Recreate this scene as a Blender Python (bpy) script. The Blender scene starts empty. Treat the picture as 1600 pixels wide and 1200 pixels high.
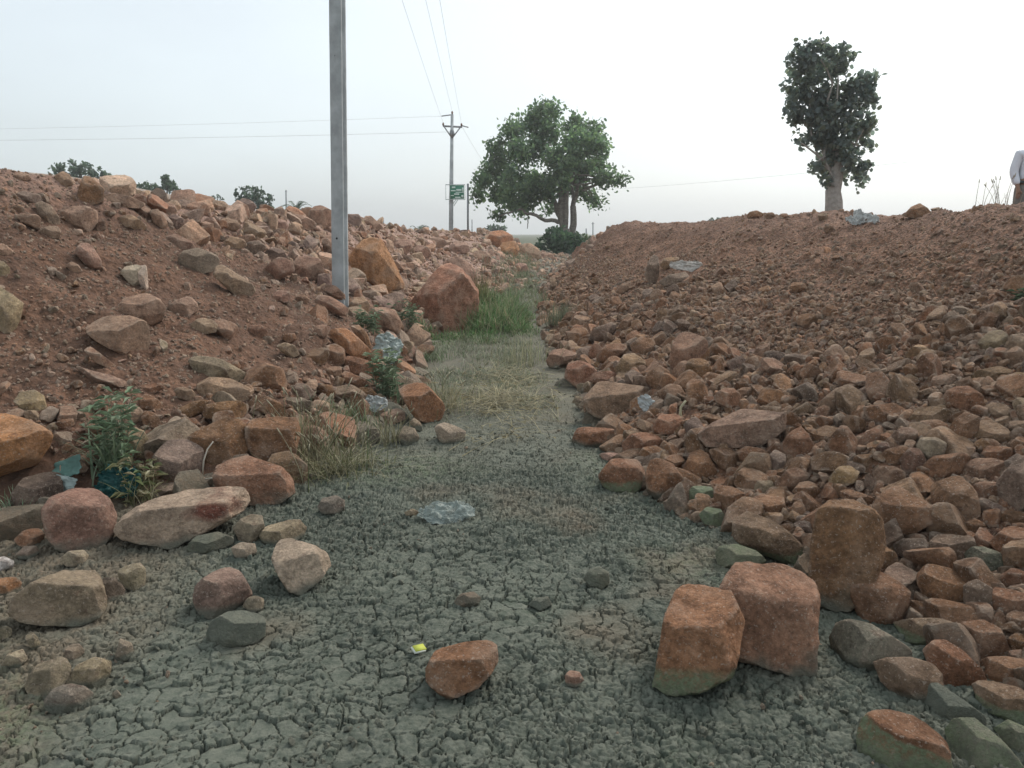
import bpy, bmesh, math, random
import numpy as np
from mathutils import Vector, Matrix
from mathutils.bvhtree import BVHTree

scene = bpy.context.scene
R = math.radians
C = scene.collection

# ------------------------------------------------------------------ camera, sky, sun, exposure
CAM_H, PITCH, FPX = 1.6, R(10.8), 1232.0          # FPX: focal length in pixels of the 1600 px wide photograph
cam_d = bpy.data.cameras.new('camera'); cam = bpy.data.objects.new('camera', cam_d); C.objects.link(cam)
cam.location = (0, 0, CAM_H); cam.rotation_euler = (math.pi / 2 - PITCH, 0, 0)
cam_d.sensor_width = 36; cam_d.lens = 36 * FPX / 1600; cam_d.clip_start = 0.05; cam_d.clip_end = 6000
scene.camera = cam
SUN_EL, SUN_AZ = R(44), R(40)
w = bpy.data.worlds.new('World'); scene.world = w; w.use_nodes = True
nt = w.node_tree; bg = nt.nodes['Background']
sky = nt.nodes.new('ShaderNodeTexSky'); sky.sky_type = 'NISHITA'; sky.sun_disc = False
sky.sun_elevation = SUN_EL; sky.sun_rotation = SUN_AZ
sky.air_density = 1.1; sky.dust_density = 5.0; sky.ozone_density = 1.5; sky.altitude = 300
hs = nt.nodes.new('ShaderNodeHueSaturation'); hs.inputs['Saturation'].default_value = 0.5
nt.links.new(sky.outputs[0], hs.inputs['Color'])
veil = nt.nodes.new('ShaderNodeMix'); veil.data_type = 'RGBA'; veil.inputs[0].default_value = .52      # even pale haze over the clear-sky colours
tcw = nt.nodes.new('ShaderNodeTexCoord'); mpw = nt.nodes.new('ShaderNodeMapping'); mpw.inputs['Scale'].default_value = (1, 1, 3.2)
nzw = nt.nodes.new('ShaderNodeTexNoise'); nzw.inputs['Scale'].default_value = 2.2; nzw.inputs['Detail'].default_value = 5
mrw = nt.nodes.new('ShaderNodeMapRange'); mrw.inputs[1].default_value = .3; mrw.inputs[2].default_value = .7; mrw.inputs[3].default_value = .44; mrw.inputs[4].default_value = .62
nt.links.new(tcw.outputs['Generated'], mpw.inputs[0]); nt.links.new(mpw.outputs[0], nzw.inputs['Vector']); nt.links.new(nzw.outputs['Fac'], mrw.inputs[0]); nt.links.new(mrw.outputs[0], veil.inputs[0])
veil.inputs[7].default_value = (6.5, 7.35, 7.7, 1)
nt.links.new(hs.outputs[0], veil.inputs[6]); nt.links.new(veil.outputs[2], bg.inputs['Color'])
bg.inputs['Strength'].default_value = 0.145
sd = bpy.data.lights.new('sun', 'SUN'); so = bpy.data.objects.new('sun', sd); C.objects.link(so)
sd.energy = 1.9; sd.angle = R(22); sd.color = (1.0, 0.93, 0.84)
SDIR = Vector((math.sin(SUN_AZ) * math.cos(SUN_EL), math.cos(SUN_AZ) * math.cos(SUN_EL), math.sin(SUN_EL)))
so.rotation_euler = SDIR.to_track_quat('Z', 'Y').to_euler(); so.location = SDIR * 60
vs = scene.view_settings; vs.view_transform = 'Standard'; vs.look = 'None'; vs.gamma = 1; vs.exposure = 0.14
scene.cycles.use_denoising = True
scene.cycles.max_bounces = 6; scene.cycles.diffuse_bounces = 1; scene.cycles.transparent_max_bounces = 8

# ------------------------------------------------------------------ helpers
def ray_dir(u, v):
    dx, dy = (u - 800) / FPX, (600 - v) / FPX
    cp, sp = math.cos(PITCH), math.sin(PITCH)
    return Vector((dx, cp + dy * sp, -sp + dy * cp))
EYE = Vector((0, 0, CAM_H))
def at(u, v, Y):
    """the place Y metres north of the viewer that shows at photograph pixel (u, v)"""
    d = ray_dir(u, v); return EYE + d * (Y / d.y)
def on_z(u, v, z=0.0):
    d = ray_dir(u, v); return EYE + d * ((z - CAM_H) / d.z)

def tagp(o, label=None, cat=None, group=None, kind=None):
    if label: o['label'] = label
    if cat: o['category'] = cat
    if group: o['group'] = group
    if kind: o['kind'] = kind
    return o
def empty(name, loc):
    o = bpy.data.objects.new(name, None); C.objects.link(o); o.location = loc; o.empty_display_size = .1
    return o
def mesh_obj(name, V, F, mat=None, parent=None, smooth=True, attrs=None, loc=None, sharp=0):
    """V (n,3); F a list of (m,k) int arrays; attrs name -> (n,) or (n,3) per-vertex values"""
    V = np.asarray(V, np.float32)
    if loc is not None: V = V - np.asarray(loc, np.float32)
    if not isinstance(F, list): F = [F]
    F = [np.asarray(f, np.int32) for f in F if len(f)]
    me = bpy.data.meshes.new(name)
    me.vertices.add(len(V)); me.vertices.foreach_set('co', V.ravel())
    nl = sum(f.size for f in F); npoly = sum(len(f) for f in F)
    me.loops.add(nl); me.polygons.add(npoly)
    me.loops.foreach_set('vertex_index', np.concatenate([f.ravel() for f in F]))
    tot = np.concatenate([np.full(len(f), f.shape[1], np.int32) for f in F])
    st = np.concatenate([[0], np.cumsum(tot)[:-1]]).astype(np.int32)
    me.polygons.foreach_set('loop_start', st); me.polygons.foreach_set('loop_total', tot)
    if smooth: me.polygons.foreach_set('use_smooth', np.ones(npoly, bool))
    for k, a in (attrs or {}).items():
        a = np.asarray(a, np.float32)
        if a.ndim == 1:
            at_ = me.attributes.new(k, 'FLOAT', 'POINT'); at_.data.foreach_set('value', a)
        else:
            at_ = me.attributes.new(k, 'FLOAT_COLOR', 'POINT')
            at_.data.foreach_set('color', np.concatenate([a, np.ones((len(a), 1), np.float32)], 1).ravel())
    me.update(calc_edges=True); me.validate()
    if sharp: me.set_sharp_from_angle(angle=R(sharp))
    if mat: me.materials.append(mat)
    o = bpy.data.objects.new(name, me); C.objects.link(o)
    if loc is not None: o.location = loc
    if parent is not None:
        o.parent = parent
        o.location = Vector(loc) - parent.location if loc is not None else -parent.location
    return o

_rs = np.random.RandomState(7)
PERM = np.concatenate([_rs.permutation(1024)] * 3); RV = _rs.rand(1024).astype(np.float32)
def vnoise(P, seed=0):
    P = np.asarray(P, np.float64) + seed * 17.31
    i = np.floor(P).astype(np.int64); f = P - i; f = f * f * (3 - 2 * f); i &= 1023
    out = 0
    for dx in (0, 1):
        for dy in (0, 1):
            for dz in (0, 1):
                h = RV[PERM[PERM[PERM[(i[:, 0] + dx) & 1023] + ((i[:, 1] + dy) & 1023)] + ((i[:, 2] + dz) & 1023)] & 1023]
                out = out + h * (f[:, 0] if dx else 1 - f[:, 0]) * (f[:, 1] if dy else 1 - f[:, 1]) * (f[:, 2] if dz else 1 - f[:, 2])
    return out * 2 - 1
def fbm(P, octv=4, seed=0, gain=.5):
    a, s, out, P = 1.0, 0.0, 0, np.asarray(P, np.float64)
    for k in range(octv):
        out = out + a * vnoise(P * 2 ** k, seed + k); s += a; a *= gain
    return out / s

class MB:
    """collects small pieces of one part and links them as ONE mesh"""
    def __init__(self): self.V, self.F, self.n, self.T = [], {3: [], 4: []}, 0, []
    def add(self, V, F, tint=None):
        V = np.asarray(V, float); F = np.asarray(F)
        self.V.append(V); self.F[F.shape[1]].append(F + self.n); self.n += len(V)
        self.T.append(np.tile(np.asarray(tint if tint is not None else (1, 1, 1), float), (len(V), 1)) if tint is None or np.ndim(tint) == 1 else np.asarray(tint))
    def tube(self, pts, rad, n=6, tint=None, cap=True):
        pts = np.asarray(pts, float); m = len(pts)
        rad = np.full(m, rad) if np.isscalar(rad) else np.asarray(rad, float)
        t = np.gradient(pts, axis=0); t /= np.linalg.norm(t, axis=1)[:, None] + 1e-9
        ref = np.array([0, 0, 1.]) if abs(t[:, 2]).mean() < .8 else np.array([1., 0, 0])
        a = np.cross(t, ref); a /= np.linalg.norm(a, axis=1)[:, None] + 1e-9; b = np.cross(t, a)
        ang = np.arange(n) * 2 * math.pi / n
        V = (pts[:, None] + rad[:, None, None] * (np.cos(ang)[None, :, None] * a[:, None] + np.sin(ang)[None, :, None] * b[:, None])).reshape(-1, 3)
        F = [(i * n + k, i * n + (k + 1) % n, (i + 1) * n + (k + 1) % n, (i + 1) * n + k) for i in range(m - 1) for k in range(n)]
        self.add(V, F, tint)
        if cap:
            c0, c1 = len(V), len(V) + 1
            tri = [(k, c0, (k + 1) % n) for k in range(n)] + [((m - 1) * n + k, (m - 1) * n + (k + 1) % n, c1) for k in range(n)]
            self.F[3].append(np.asarray(tri) + self.n - len(V)); self.V.append(pts[[0, -1]]); self.T.append(np.tile(self.T[-1][:1], (2, 1))); self.n += 2
    def box(self, c, s, rz=0, taper=1.0, tint=None):
        c = np.asarray(c, float); s = np.asarray(s, float) / 2
        V = np.array([(x * (taper if z > 0 else 1), y * (taper if z > 0 else 1), z) for z in (-1, 1) for y in (-1, 1) for x in (-1, 1)]) * s
        cz, sz = math.cos(rz), math.sin(rz)
        V = np.stack([V[:, 0] * cz - V[:, 1] * sz, V[:, 0] * sz + V[:, 1] * cz, V[:, 2]], 1) + c
        self.add(V, [(0, 2, 3, 1), (4, 5, 7, 6), (0, 1, 5, 4), (2, 6, 7, 3), (0, 4, 6, 2), (1, 3, 7, 5)], tint)
    def build(self, name, mat, parent=None, smooth=True, loc=None):
        V = np.concatenate(self.V); F = [np.concatenate(f) for f in self.F.values() if f]
        return mesh_obj(name, V, F, mat, parent, smooth, {'tint': np.concatenate(self.T)}, loc)

# ------------------------------------------------------------------ materials
def new_mat(name, rough=.9):
    m = bpy.data.materials.new(name); m.use_nodes = True
    b = m.node_tree.nodes['Principled BSDF']; b.inputs['Roughness'].default_value = rough
    b.inputs['Specular IOR Level'].default_value = .25
    return m, m.node_tree, b
class N:
    """tiny node-graph shorthand"""
    def __init__(self, nt):
        self.nt = nt; g = nt.nodes.new('ShaderNodeNewGeometry'); self.pos = g.outputs['Position']; self.nrm = g.outputs['Normal']
    def _in(self, s, v):
        if isinstance(v, (int, float)): s.default_value = v
        elif isinstance(v, tuple): s.default_value = (*v, 1) if len(v) == 3 and s.type == 'RGBA' else v
        else: self.nt.links.new(v, s)
    def noise(self, scale, detail=4, rough=.55, vec=None, dist=0):
        n = self.nt.nodes.new('ShaderNodeTexNoise'); n.inputs['Scale'].default_value = scale; n.inputs['Detail'].default_value = detail
        n.inputs['Roughness'].default_value = rough; n.inputs['Distortion'].default_value = dist
        self.nt.links.new(vec or self.pos, n.inputs['Vector']); return n.outputs['Fac']
    def voro(self, scale, feature='F1', out='Distance', vec=None):
        n = self.nt.nodes.new('ShaderNodeTexVoronoi'); n.feature = feature; n.inputs['Scale'].default_value = scale
        self.nt.links.new(vec or self.pos, n.inputs['Vector']); return n.outputs[out]
    def ramp(self, v, a, b, lo=0., hi=1.):
        n = self.nt.nodes.new('ShaderNodeMapRange'); n.interpolation_type = 'SMOOTHSTEP'
        self._in(n.inputs[0], v); n.inputs[1].default_value = a; n.inputs[2].default_value = b; n.inputs[3].default_value = lo; n.inputs[4].default_value = hi
        return n.outputs[0]
    def math(self, op, a, b=0.):
        n = self.nt.nodes.new('ShaderNodeMath'); n.operation = op; self._in(n.inputs[0], a); self._in(n.inputs[1], b); return n.outputs[0]
    def mix(self, f, a, b, mode='MIX'):
        n = self.nt.nodes.new('ShaderNodeMix'); n.data_type = 'RGBA'; n.blend_type = mode
        self._in(n.inputs[0], f); self._in(n.inputs[6], a); self._in(n.inputs[7], b); return n.outputs[2]
    def attr(self, name, out='Color'):
        n = self.nt.nodes.new('ShaderNodeAttribute'); n.attribute_name = name; return n.outputs[out]
    def bump(self, h, strength=.5, dist=.02, nrm=None):
        n = self.nt.nodes.new('ShaderNodeBump'); n.inputs['Strength'].default_value = strength; n.inputs['Distance'].default_value = dist
        self._in(n.inputs['Height'], h)
        if nrm is not None: self.nt.links.new(nrm, n.inputs['Normal'])
        return n.outputs[0]
    def grey(self, v):
        n = self.nt.nodes.new('ShaderNodeCombineColor'); [self._in(n.inputs[k], v) for k in range(3)]; return n.outputs[0]

MUD = (.125, .138, .112)
def make_rock_mat():
    m, nt, b = new_mat('rock', .92); g = N(nt)
    c = g.mix(1., g.attr('tint'), (1.21, 1.14, 1.06), 'MULTIPLY')
    c = g.mix(1., c, g.grey(g.ramp(g.noise(9, 6, .65), .3, .7, .6, 1.32)), 'MULTIPLY')
    c = g.mix(1., c, g.grey(g.ramp(g.noise(55, 5, .7), .3, .7, .72, 1.25)), 'MULTIPLY')
    c = g.mix(g.ramp(g.noise(4.5, 5, .6), .45, .72, 0, .55), c, (.34, .25, .185))            # dusty tan faces
    c = g.mix(g.ramp(g.noise(13, 4, .7), .56, .7, 0, .5), c, (.12, .06, .042))                # dark iron stains
    c = g.mix(g.ramp(g.noise(75, 3, .7), .57, .68, 0, .6), c, (.52, .42, .34))                 # pale grains
    c = g.mix(g.ramp(g.noise(34, 6, .75), .58, .68, 0, .45), c, (.085, .048, .034))           # pits and dirt
    c = g.mix(g.math('MULTIPLY', g.ramp(g.noise(150, 2, .7), .64, .74, 0, .8), g.ramp(g.noise(11, 4, .7), .48, .62)), c, (.7, .62, .53))                # quartz flecks
    pt = nt.nodes.new('ShaderNodeNewGeometry').outputs['Pointiness']
    c = g.mix(g.math('MULTIPLY', g.ramp(pt, .515, .58), g.ramp(g.noise(20, 4), .35, .6, .15, .6)), c, (.46, .36, .28))   # paler along convex edges, in patches
    c = g.mix(g.attr('mudc', 'Fac'), c, g.mix(g.noise(30, 5, .7), (.1, .112, .09), (.25, .255, .2)))
    c = g.mix(g.math('MULTIPLY', g.attr('moss', 'Fac'), g.ramp(g.noise(48, 5, .75), .36, .6, .32, 1)), c, g.mix(g.noise(60, 3), (.12, .145, .075), (.28, .32, .2)))
    nt.links.new(c, b.inputs['Base Color'])
    n1 = g.bump(g.noise(22, 10, .72), 1., .045)
    n2 = g.bump(g.noise(140, 5, .65), .7, .008, n1)
    nt.links.new(n2, b.inputs['Normal']); return m
def make_earth_mat():
    m, nt, b = new_mat('earth', .95); g = N(nt)
    c = g.mix(g.ramp(g.noise(1.6, 6, .6), .3, .7), (.165, .084, .05), (.28, .155, .098))
    c = g.mix(g.ramp(g.noise(14, 5, .65), .4, .7, 0, .8), c, (.1, .056, .04))
    peb = g.voro(38, 'F1', 'Color'); bw = nt.nodes.new('ShaderNodeRGBToBW'); nt.links.new(peb, bw.inputs[0]); c = g.mix(1., c, g.grey(g.ramp(bw.outputs[0], .2, .8, .75, 1.3)), 'MULTIPLY')
    c = g.mix(g.ramp(g.noise(45, 3, .7), .62, .72, 0, .7), c, (.42, .32, .26))
    c = g.mix(g.math('MULTIPLY', g.attr('pale', 'Fac'), g.ramp(g.noise(5, 5, .65), .3, .65, .4, 1)), c, (.4, .275, .225))
    c = g.mix(g.math('MULTIPLY', g.attr('deep', 'Fac'), g.ramp(g.noise(2.2, 5, .6), .3, .65, .35, 1)), c, (.105, .062, .043))   # damp fresh-dug earth
    c = g.mix(g.attr('mudc', 'Fac'), c, g.mix(g.noise(20, 4), (.12, .13, .1), (.2, .19, .14)))
    nt.links.new(c, b.inputs['Base Color'])
    n1 = g.bump(g.voro(30, 'SMOOTH_F1'), .7, -.03); n2 = g.bump(g.noise(60, 6, .65), .8, .02, n1)
    nt.links.new(n2, b.inputs['Normal']); return m
def make_mud_mat():
    m, nt, b = new_mat('cracked_mud', .93); g = N(nt)
    c = g.mix(g.ramp(g.noise(1.1, 6, .6), .3, .7), (.046, .057, .045), (.115, .129, .102))
    c = g.mix(g.ramp(g.noise(24, 6, .65), .35, .7, 0, .75), c, (.18, .186, .15))
    c = g.mix(g.ramp(g.noise(9, 5, .7), .58, .72, 0, .8), c, (.07, .08, .07))
    c = g.mix(g.math('MULTIPLY', g.attr('soil', 'Fac'), g.ramp(g.noise(7, 5, .6), .25, .6, .4, 1)), c, g.mix(g.noise(30, 4), (.13, .1, .07), (.25, .19, .135)))
    c = g.mix(g.math('MULTIPLY', g.attr('algae', 'Fac'), g.ramp(g.noise(18, 4, .7), .38, .62)), c, (.13, .19, .1))
    c = g.mix(g.attr('field', 'Fac'), c, g.mix(g.noise(.35, 6), (.055, .08, .042), (.12, .12, .075)))
    nt.links.new(c, b.inputs['Base Color'])
    n1 = g.bump(g.noise(65, 8, .72), .7, .010); n2 = g.bump(g.noise(200, 3, .6), .35, .003, n1)
    nt.links.new(n2, b.inputs['Normal']); return m
def tint_mat(name, rough=.75, trans=0., var=.25, scale=3., spec=.25, glow=0):
    m, nt, b = new_mat(name, rough); g = N(nt); b.inputs['Specular IOR Level'].default_value = spec
    c = g.mix(1., g.attr('tint'), g.grey(g.ramp(g.noise(scale, 4), .3, .7, 1 - var, 1 + var)), 'MULTIPLY')
    nt.links.new(c, b.inputs['Base Color'])
    if trans:
        ct = g.mix(1., c, (1.7, 1.9, 1.5), 'MULTIPLY') if glow else c
        tr = nt.nodes.new('ShaderNodeBsdfTranslucent'); nt.links.new(ct, tr.inputs['Color'])
        mx = nt.nodes.new('ShaderNodeMixShader'); mx.inputs[0].default_value = trans
        nt.links.new(b.outputs[0], mx.inputs[1]); nt.links.new(tr.outputs[0], mx.inputs[2])
        nt.links.new(mx.outputs[0], nt.nodes['Material Output'].inputs['Surface'])
    return m
def solid_mat(name, col, rough=.7, var=.2, scale=8., metal=0., bump=0., stain=None):
    m, nt, b = new_mat(name, rough); g = N(nt); b.inputs['Metallic'].default_value = metal
    c = g.mix(g.ramp(g.noise(scale, 6, .6), .3, .7), tuple(x * (1 - var) for x in col), tuple(min(1, x * (1 + var)) for x in col))
    if stain: c = g.mix(g.ramp(g.noise(scale * .6, 5, .7), .55, .7, 0, .7), c, stain)
    nt.links.new(c, b.inputs['Base Color'])
    if bump: nt.links.new(g.bump(g.noise(scale * 8, 6, .6), bump, .01), b.inputs['Normal'])
    return m
M_ROCK, M_EARTH, M_MUD = make_rock_mat(), make_earth_mat(), make_mud_mat()
M_LEAF = tint_mat('leaf', .5, .48, .3, 1.5, .5, 1); M_BLADE = tint_mat('grass_blade', .75, .3, .25, 5.)
M_BARK = solid_mat('bark', (.19, .165, .14), .95, .35, 9, bump=.6)
M_WOODTWIG = tint_mat('dry_stalk', .85, .0, .2, 8.)
M_CONC = solid_mat('pole_concrete', (.38, .40, .405), .85, .2, 4, bump=.25, stain=(.30, .31, .31))
M_STEEL = solid_mat('galvanised_steel', (.25, .26, .27), .55, .15, 6, .4)
M_WIRE = solid_mat('wire', (.42, .42, .42), .6, .05, 1, .3)
M_CERAM = solid_mat('insulator_glaze', (.16, .09, .06), .3, .1, 8)
# ------------------------------------------------------------------ ground: one sheet to the horizon, cracked mud in the ditch
def ditch_z(x, y):
    return .55 * np.clip((y - 16) / 22, 0, 1) ** 1.3
def grow(a, b, step, ratio):
    out, p = [], a
    s = step if b > a else -step
    while (p < b) if s > 0 else (p > b):
        p += s; s *= ratio; out.append(p)
    return out
def voro2(x, y, cell, seed):
    """distance to nearest and second nearest cell point, and a random value per cell"""
    gx, gy = np.floor(x / cell).astype(int), np.floor(y / cell).astype(int)
    f1 = np.full(x.shape, 9.); f2 = np.full(x.shape, 9.); idv = np.zeros(x.shape); ex = np.zeros(x.shape); ey = np.zeros(x.shape)
    for dx in (-1, 0, 1):
        for dy in (-1, 0, 1):
            cx, cy = gx + dx, gy + dy
            h = PERM[(PERM[(cx + seed * 31) & 1023] + cy) & 1023]
            px, py = (cx + .5 + .85 * (RV[h] - .5)) * cell, (cy + .5 + .85 * (RV[(h + 517) & 1023] - .5)) * cell
            ddx, ddy = x - px, y - py
            d = np.hypot(ddx, ddy) / cell
            nw = d < f1
            f2 = np.where(nw, f1, np.minimum(f2, d))
            idv = np.where(nw, RV[(h + 211) & 1023], idv); ex = np.where(nw, ddx, ex); ey = np.where(nw, ddy, ey)
            f1 = np.minimum(f1, d)
    return f1, f2, idv, ex, ey
xs = np.array(sorted(grow(-3.0, -950, .02, 1.09) + list(np.arange(-3.0, 1.9, .0043)) + grow(1.9, 950, .03, 1.09)))
yy = [1.6]
while yy[-1] < 7: yy.append(yy[-1] + .0045 * max(1, (yy[-1] / 2.7) ** 1.3))
while yy[-1] < 950: yy.append(yy[-1] * 1.02)
ys = np.array(sorted(grow(1.6, -40, .05, 1.25) + yy))
X, Y = np.meshgrid(xs, ys); xf, yf = X.ravel(), Y.ravel()
Z = ditch_z(xf, yf)
near = (np.abs(yf) < 60) & (np.abs(xf) < 60)
P2 = np.stack([xf, yf, np.zeros_like(xf)], 1)
Z[near] += .05 * fbm(P2[near] * .9, 3, 3) + .018 * fbm(P2[near] * 5, 3, 5)
mk = (xf > -3.2) & (xf < 2.2) & (yf > 1.5) & (yf < 8.5)
xm, ym = xf[mk], yf[mk]; Pm = P2[mk]
wx, wy = .03 * fbm(Pm * 14, 3, 11), .03 * fbm(Pm * 14, 3, 12)
fade = np.clip((8.3 - ym) / 3.5, 0, 1)
# plates of uneven size: the crust is broken coarsely in some places and crumbled in others
crisp = np.clip(.66 - .5 * np.exp(-((ym - 4.4) / .9) ** 2) + .9 * fbm(Pm * 1.3, 3, 21), .12, 1)
wx, wy = .045 * fbm(Pm * 9, 4, 11) + .007 * fbm(Pm * 55, 2, 13), .045 * fbm(Pm * 9, 4, 12) + .007 * fbm(Pm * 55, 2, 14)
f1, f2, idv, ex, ey = voro2(xm + wx, ym + wy, .095, 1)
e1 = f2 - f1
g1, g2, idw, ex2, ey2 = voro2(xm + wx * 1.3, ym + wy * 1.3, .042, 5)
e2 = g2 - g1
q1, q2, idq, _, _ = voro2(xm + wx, ym + wy, .028, 9)
split = (idv > .35)
h = .016 * (idv - .5) + .045 * ((idv * 7 % 1 - .5) * ex + (idv * 13 % 1 - .5) * ey)
h += split * (.012 * (idw - .5) + .10 * ((idw * 7 % 1 - .5) * ex2 + (idw * 13 % 1 - .5) * ey2))
def crack(e, w): q = np.clip(1 - e / w, 0, 1); return q * q * (3 - 2 * q)
h -= (.4 + .6 * crisp) * .050 * crack(e1, .044) + .034 * crack(e2, .062) * split * (.35 + .65 * (idw > .25))
h += (1 - crisp) * (.010 * fbm(Pm * 38, 3, 31) + .018 * (idq - .5) - .016 * np.exp(-((q2 - q1) / .12) ** 2)) + .003 * fbm(Pm * 80, 2, 33) + .006 * fbm(Pm * 12, 3, 34)
Z[mk] += h * fade
ny, nx = X.shape
ii = (np.arange(ny - 1)[:, None] * nx + np.arange(nx - 1)[None]).ravel()
GF = np.stack([ii, ii + 1, ii + 1 + nx, ii + nx], 1)
n1 = fbm(P2 * .8, 4, 41)
soil = np.clip((yf - 5.2 + 1.2 * n1) / 2.2, 0, 1) * .42
soil = np.maximum(soil, np.clip((-(xf + 1.35 + .18 * (yf - 4) * 0) + .45 * n1) / .5, 0, 1) * .7)
soil = np.maximum(soil, .6 * np.clip(fbm(P2 * 1.5, 4, 47) * 2.2 - .35, 0, 1))
soil = np.where(near, soil, 0)
algae = np.clip(n1 * 1.2 - .25 + .5 * np.exp(-((xf - 1.05) / .45) ** 2 - ((yf - 3.9) / 1.2) ** 2) + .9 * np.exp(-((xf + 1.75) / .3) ** 2 - ((yf - 2.2) / .3) ** 2), 0, 1) * .6 * (yf < 7)
field = np.clip((np.maximum(yf - 38, (np.abs(xf) - 14) * 1.0)) / 6, 0, 1)
ground = mesh_obj('ground', np.stack([xf, yf, Z], 1), GF, M_MUD, attrs={'soil': soil, 'algae': algae, 'field': field})
tagp(ground, kind='structure')

# ------------------------------------------------------------------ the two banks beside the ditch
def cr(P, t):
    """Catmull-Rom through the rows of P at parameters t (0..len-1)"""
    P = np.asarray(P, float); P = np.vstack([2 * P[0] - P[1], P, 2 * P[-1] - P[-2]])
    i = np.clip(np.floor(t).astype(int), 0, len(P) - 4); f = (t - i)[:, None]
    a, b, c, d = P[i], P[i + 1], P[i + 2], P[i + 3]
    return .5 * (2 * b + (c - a) * f + (2 * a - 5 * b + 4 * c - d) * f ** 2 + (3 * b - 3 * c + d - a) * f ** 3)
def bank_grid(rows, ns, nts, noise):
    """rows: control polylines from foot outwards, each K x 3"""
    K = len(rows[0]); s = np.linspace(0, K - 1, ns)
    L = [cr(r, s) for r in rows]
    out = []
    for a, (p, q, nt_) in enumerate(zip(L, L[1:], nts)):
        for t in np.linspace(0, 1, nt_, endpoint=False):
            q_ = p + (q - p) * t
            if a == 1:                                      # the face: straight at the angle of repose, easing over at the crest
                k = t ** 1.0 if t < .8 else .8 + .2 * math.sin((t - .8) / .2 * math.pi / 2) * .92 + .016 * (t - .8) / .2
                q_ = q_.copy(); q_[:, 2] = p[:, 2] + (q[:, 2] - p[:, 2]) * min(k, 1)
            out.append(q_)
    out.append(L[-1]); G = np.stack(out)                     # (nT, ns, 3)
    nT = G.shape[0]; V = G.reshape(-1, 3)
    if noise:
        d = .15 * fbm(V * .9, 3, 51) + .075 * fbm(V * 3.2, 3, 52) + .026 * np.abs(fbm(V * 9, 3, 53)) + .014 * fbm(V * 30, 3, 54)
        dist = np.hypot(V[:, 0], V[:, 1])
        V = V.copy(); V[:, 2] += d * np.clip(dist / 2.5, .3, 1.15)
    ii = (np.arange(nT - 1)[:, None] * ns + np.arange(ns - 1)[None]).ravel()
    return V, np.stack([ii, ii + 1, ii + 1 + ns, ii + ns], 1), nT
def with_z(pts, z): return np.array([(p[0], p[1], z if np.isscalar(z) else z[i]) for i, p in enumerate(pts)])

# heap of earth and rubble opposite the pole
rf = np.array([(2.5, .3), (2.0, 1.9), (1.8, 2.5), (1.6, 3.0), (1.22, 3.9), (.85, 4.7), (.72, 5.6), (.68, 6.7), (.62, 7.8), (.5, 11), (.55, 15), (.62, 18.5), (.95, 23), (1.5, 28)])
rc = [(8.0, 3.5, 2.0), (7.2, 5.0, 2.0), (6.6, 6.4, 2.0), (6.1, 7.6, 2.0)]
rc += [tuple(at(u, v, Yd)) for u, v, Yd in ((1560, 323, 9.0), (1480, 331, 10.0), (1400, 336, 11.2), (1300, 338, 12.6), (1200, 339, 14.2), (1110, 349, 16.2), (1045, 349, 18), (985, 348, 20.0), (950, 362, 22), (905, 385, 25))]
rc = np.array(rc)
r0 = with_z(rf - np.array([.25, 0]), -.22); r0[:, 2] += ditch_z(0, r0[:, 1])
r1 = with_z(rf, -.03); r1[:, 2] += ditch_z(0, r1[:, 1])
def outward(c, dx, dy, z): return np.array([(p[0] + dx, p[1] + dy, z(p) if callable(z) else z) for p in c])
r3 = outward(rc, 1.6, .7, lambda p: p[2] - .12); r4 = outward(rc, 6, 3, lambda p: min(1.5, p[2] - .2)); r5 = outward(rc, 30, 10, .2)
RV_, RF_, nTr = bank_grid([r0, r1, rc, r3, r4, r5], 640, [6, 330, 30, 16, 12], True)
def face_param(nT, ns, n0, n1, ntot):
    t = np.concatenate([np.zeros(n0), np.linspace(0, 1, n1), np.full(nT - n0 - n1, 1.)]); return np.repeat(t, ns)
tr = face_param(nTr, 640, 6, 330, nTr)
muc = np.clip((.10 - RV_[:, 2] + .06 * fbm(RV_ * 6, 2, 61)) / .12, 0, 1) * (RV_[:, 1] < 14)
right_bank = mesh_obj('terrain', RV_, RF_, M_EARTH, attrs={'pale': .35 * np.clip((RV_[:, 2] - 1.4) / .6, 0, 1), 'mudc': muc * .8})
tagp(right_bank, 'long brown heap of earth and rubble under the lone small tree', kind='structure')

# stony bank on the pole side
lf = np.array([(-7.5, 1.0), (-4.6, 2.9), (-3.3, 3.75), (-2.6, 4.05), (-2.0, 4.3), (-1.55, 4.6), (-1.3, 5.1), (-1.08, 6), (-.98, 7.5), (-1.05, 9.5), (-1.25, 12.5), (-.95, 16), (-.35, 20), (.15, 26), (.9, 33), (2.2, 40)])
lc = [(-10.5, 4.0, 2.35), (-8.6, 5.6, 2.35), (-7.2, 6.8, 2.3)]
lc += [tuple(at(u, v, Yd)) for u, v, Yd in ((-60, 270, 7.6), (30, 281, 8.2), (120, 295, 8.8), (210, 309, 9.6), (300, 323, 11), (400, 337, 13), (480, 340, 16), (560, 346, 20), (620, 360, 25), (700, 365, 30), (760, 366, 34), (805, 378, 38), (850, 404, 44))]
lc = np.array(lc)
l0 = with_z(lf + np.array([.25, -.1]), -.22); l0[:, 2] += ditch_z(0, l0[:, 1])
l1 = with_z(lf, -.03); l1[:, 2] += ditch_z(0, l1[:, 1])
l3 = outward(lc, -1.6, 1.2, lambda p: p[2] + .04); l4 = outward(lc, -6, 5, lambda p: min(1.75, p[2] - .1)); l5 = outward(lc, -34, 14, .2)
LV_, LF_, nTl = bank_grid([l0, l1, lc, l3, l4, l5], 680, [6, 330, 30, 16, 12], True)
tl = face_param(nTl, 680, 6, 330, nTl)
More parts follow.
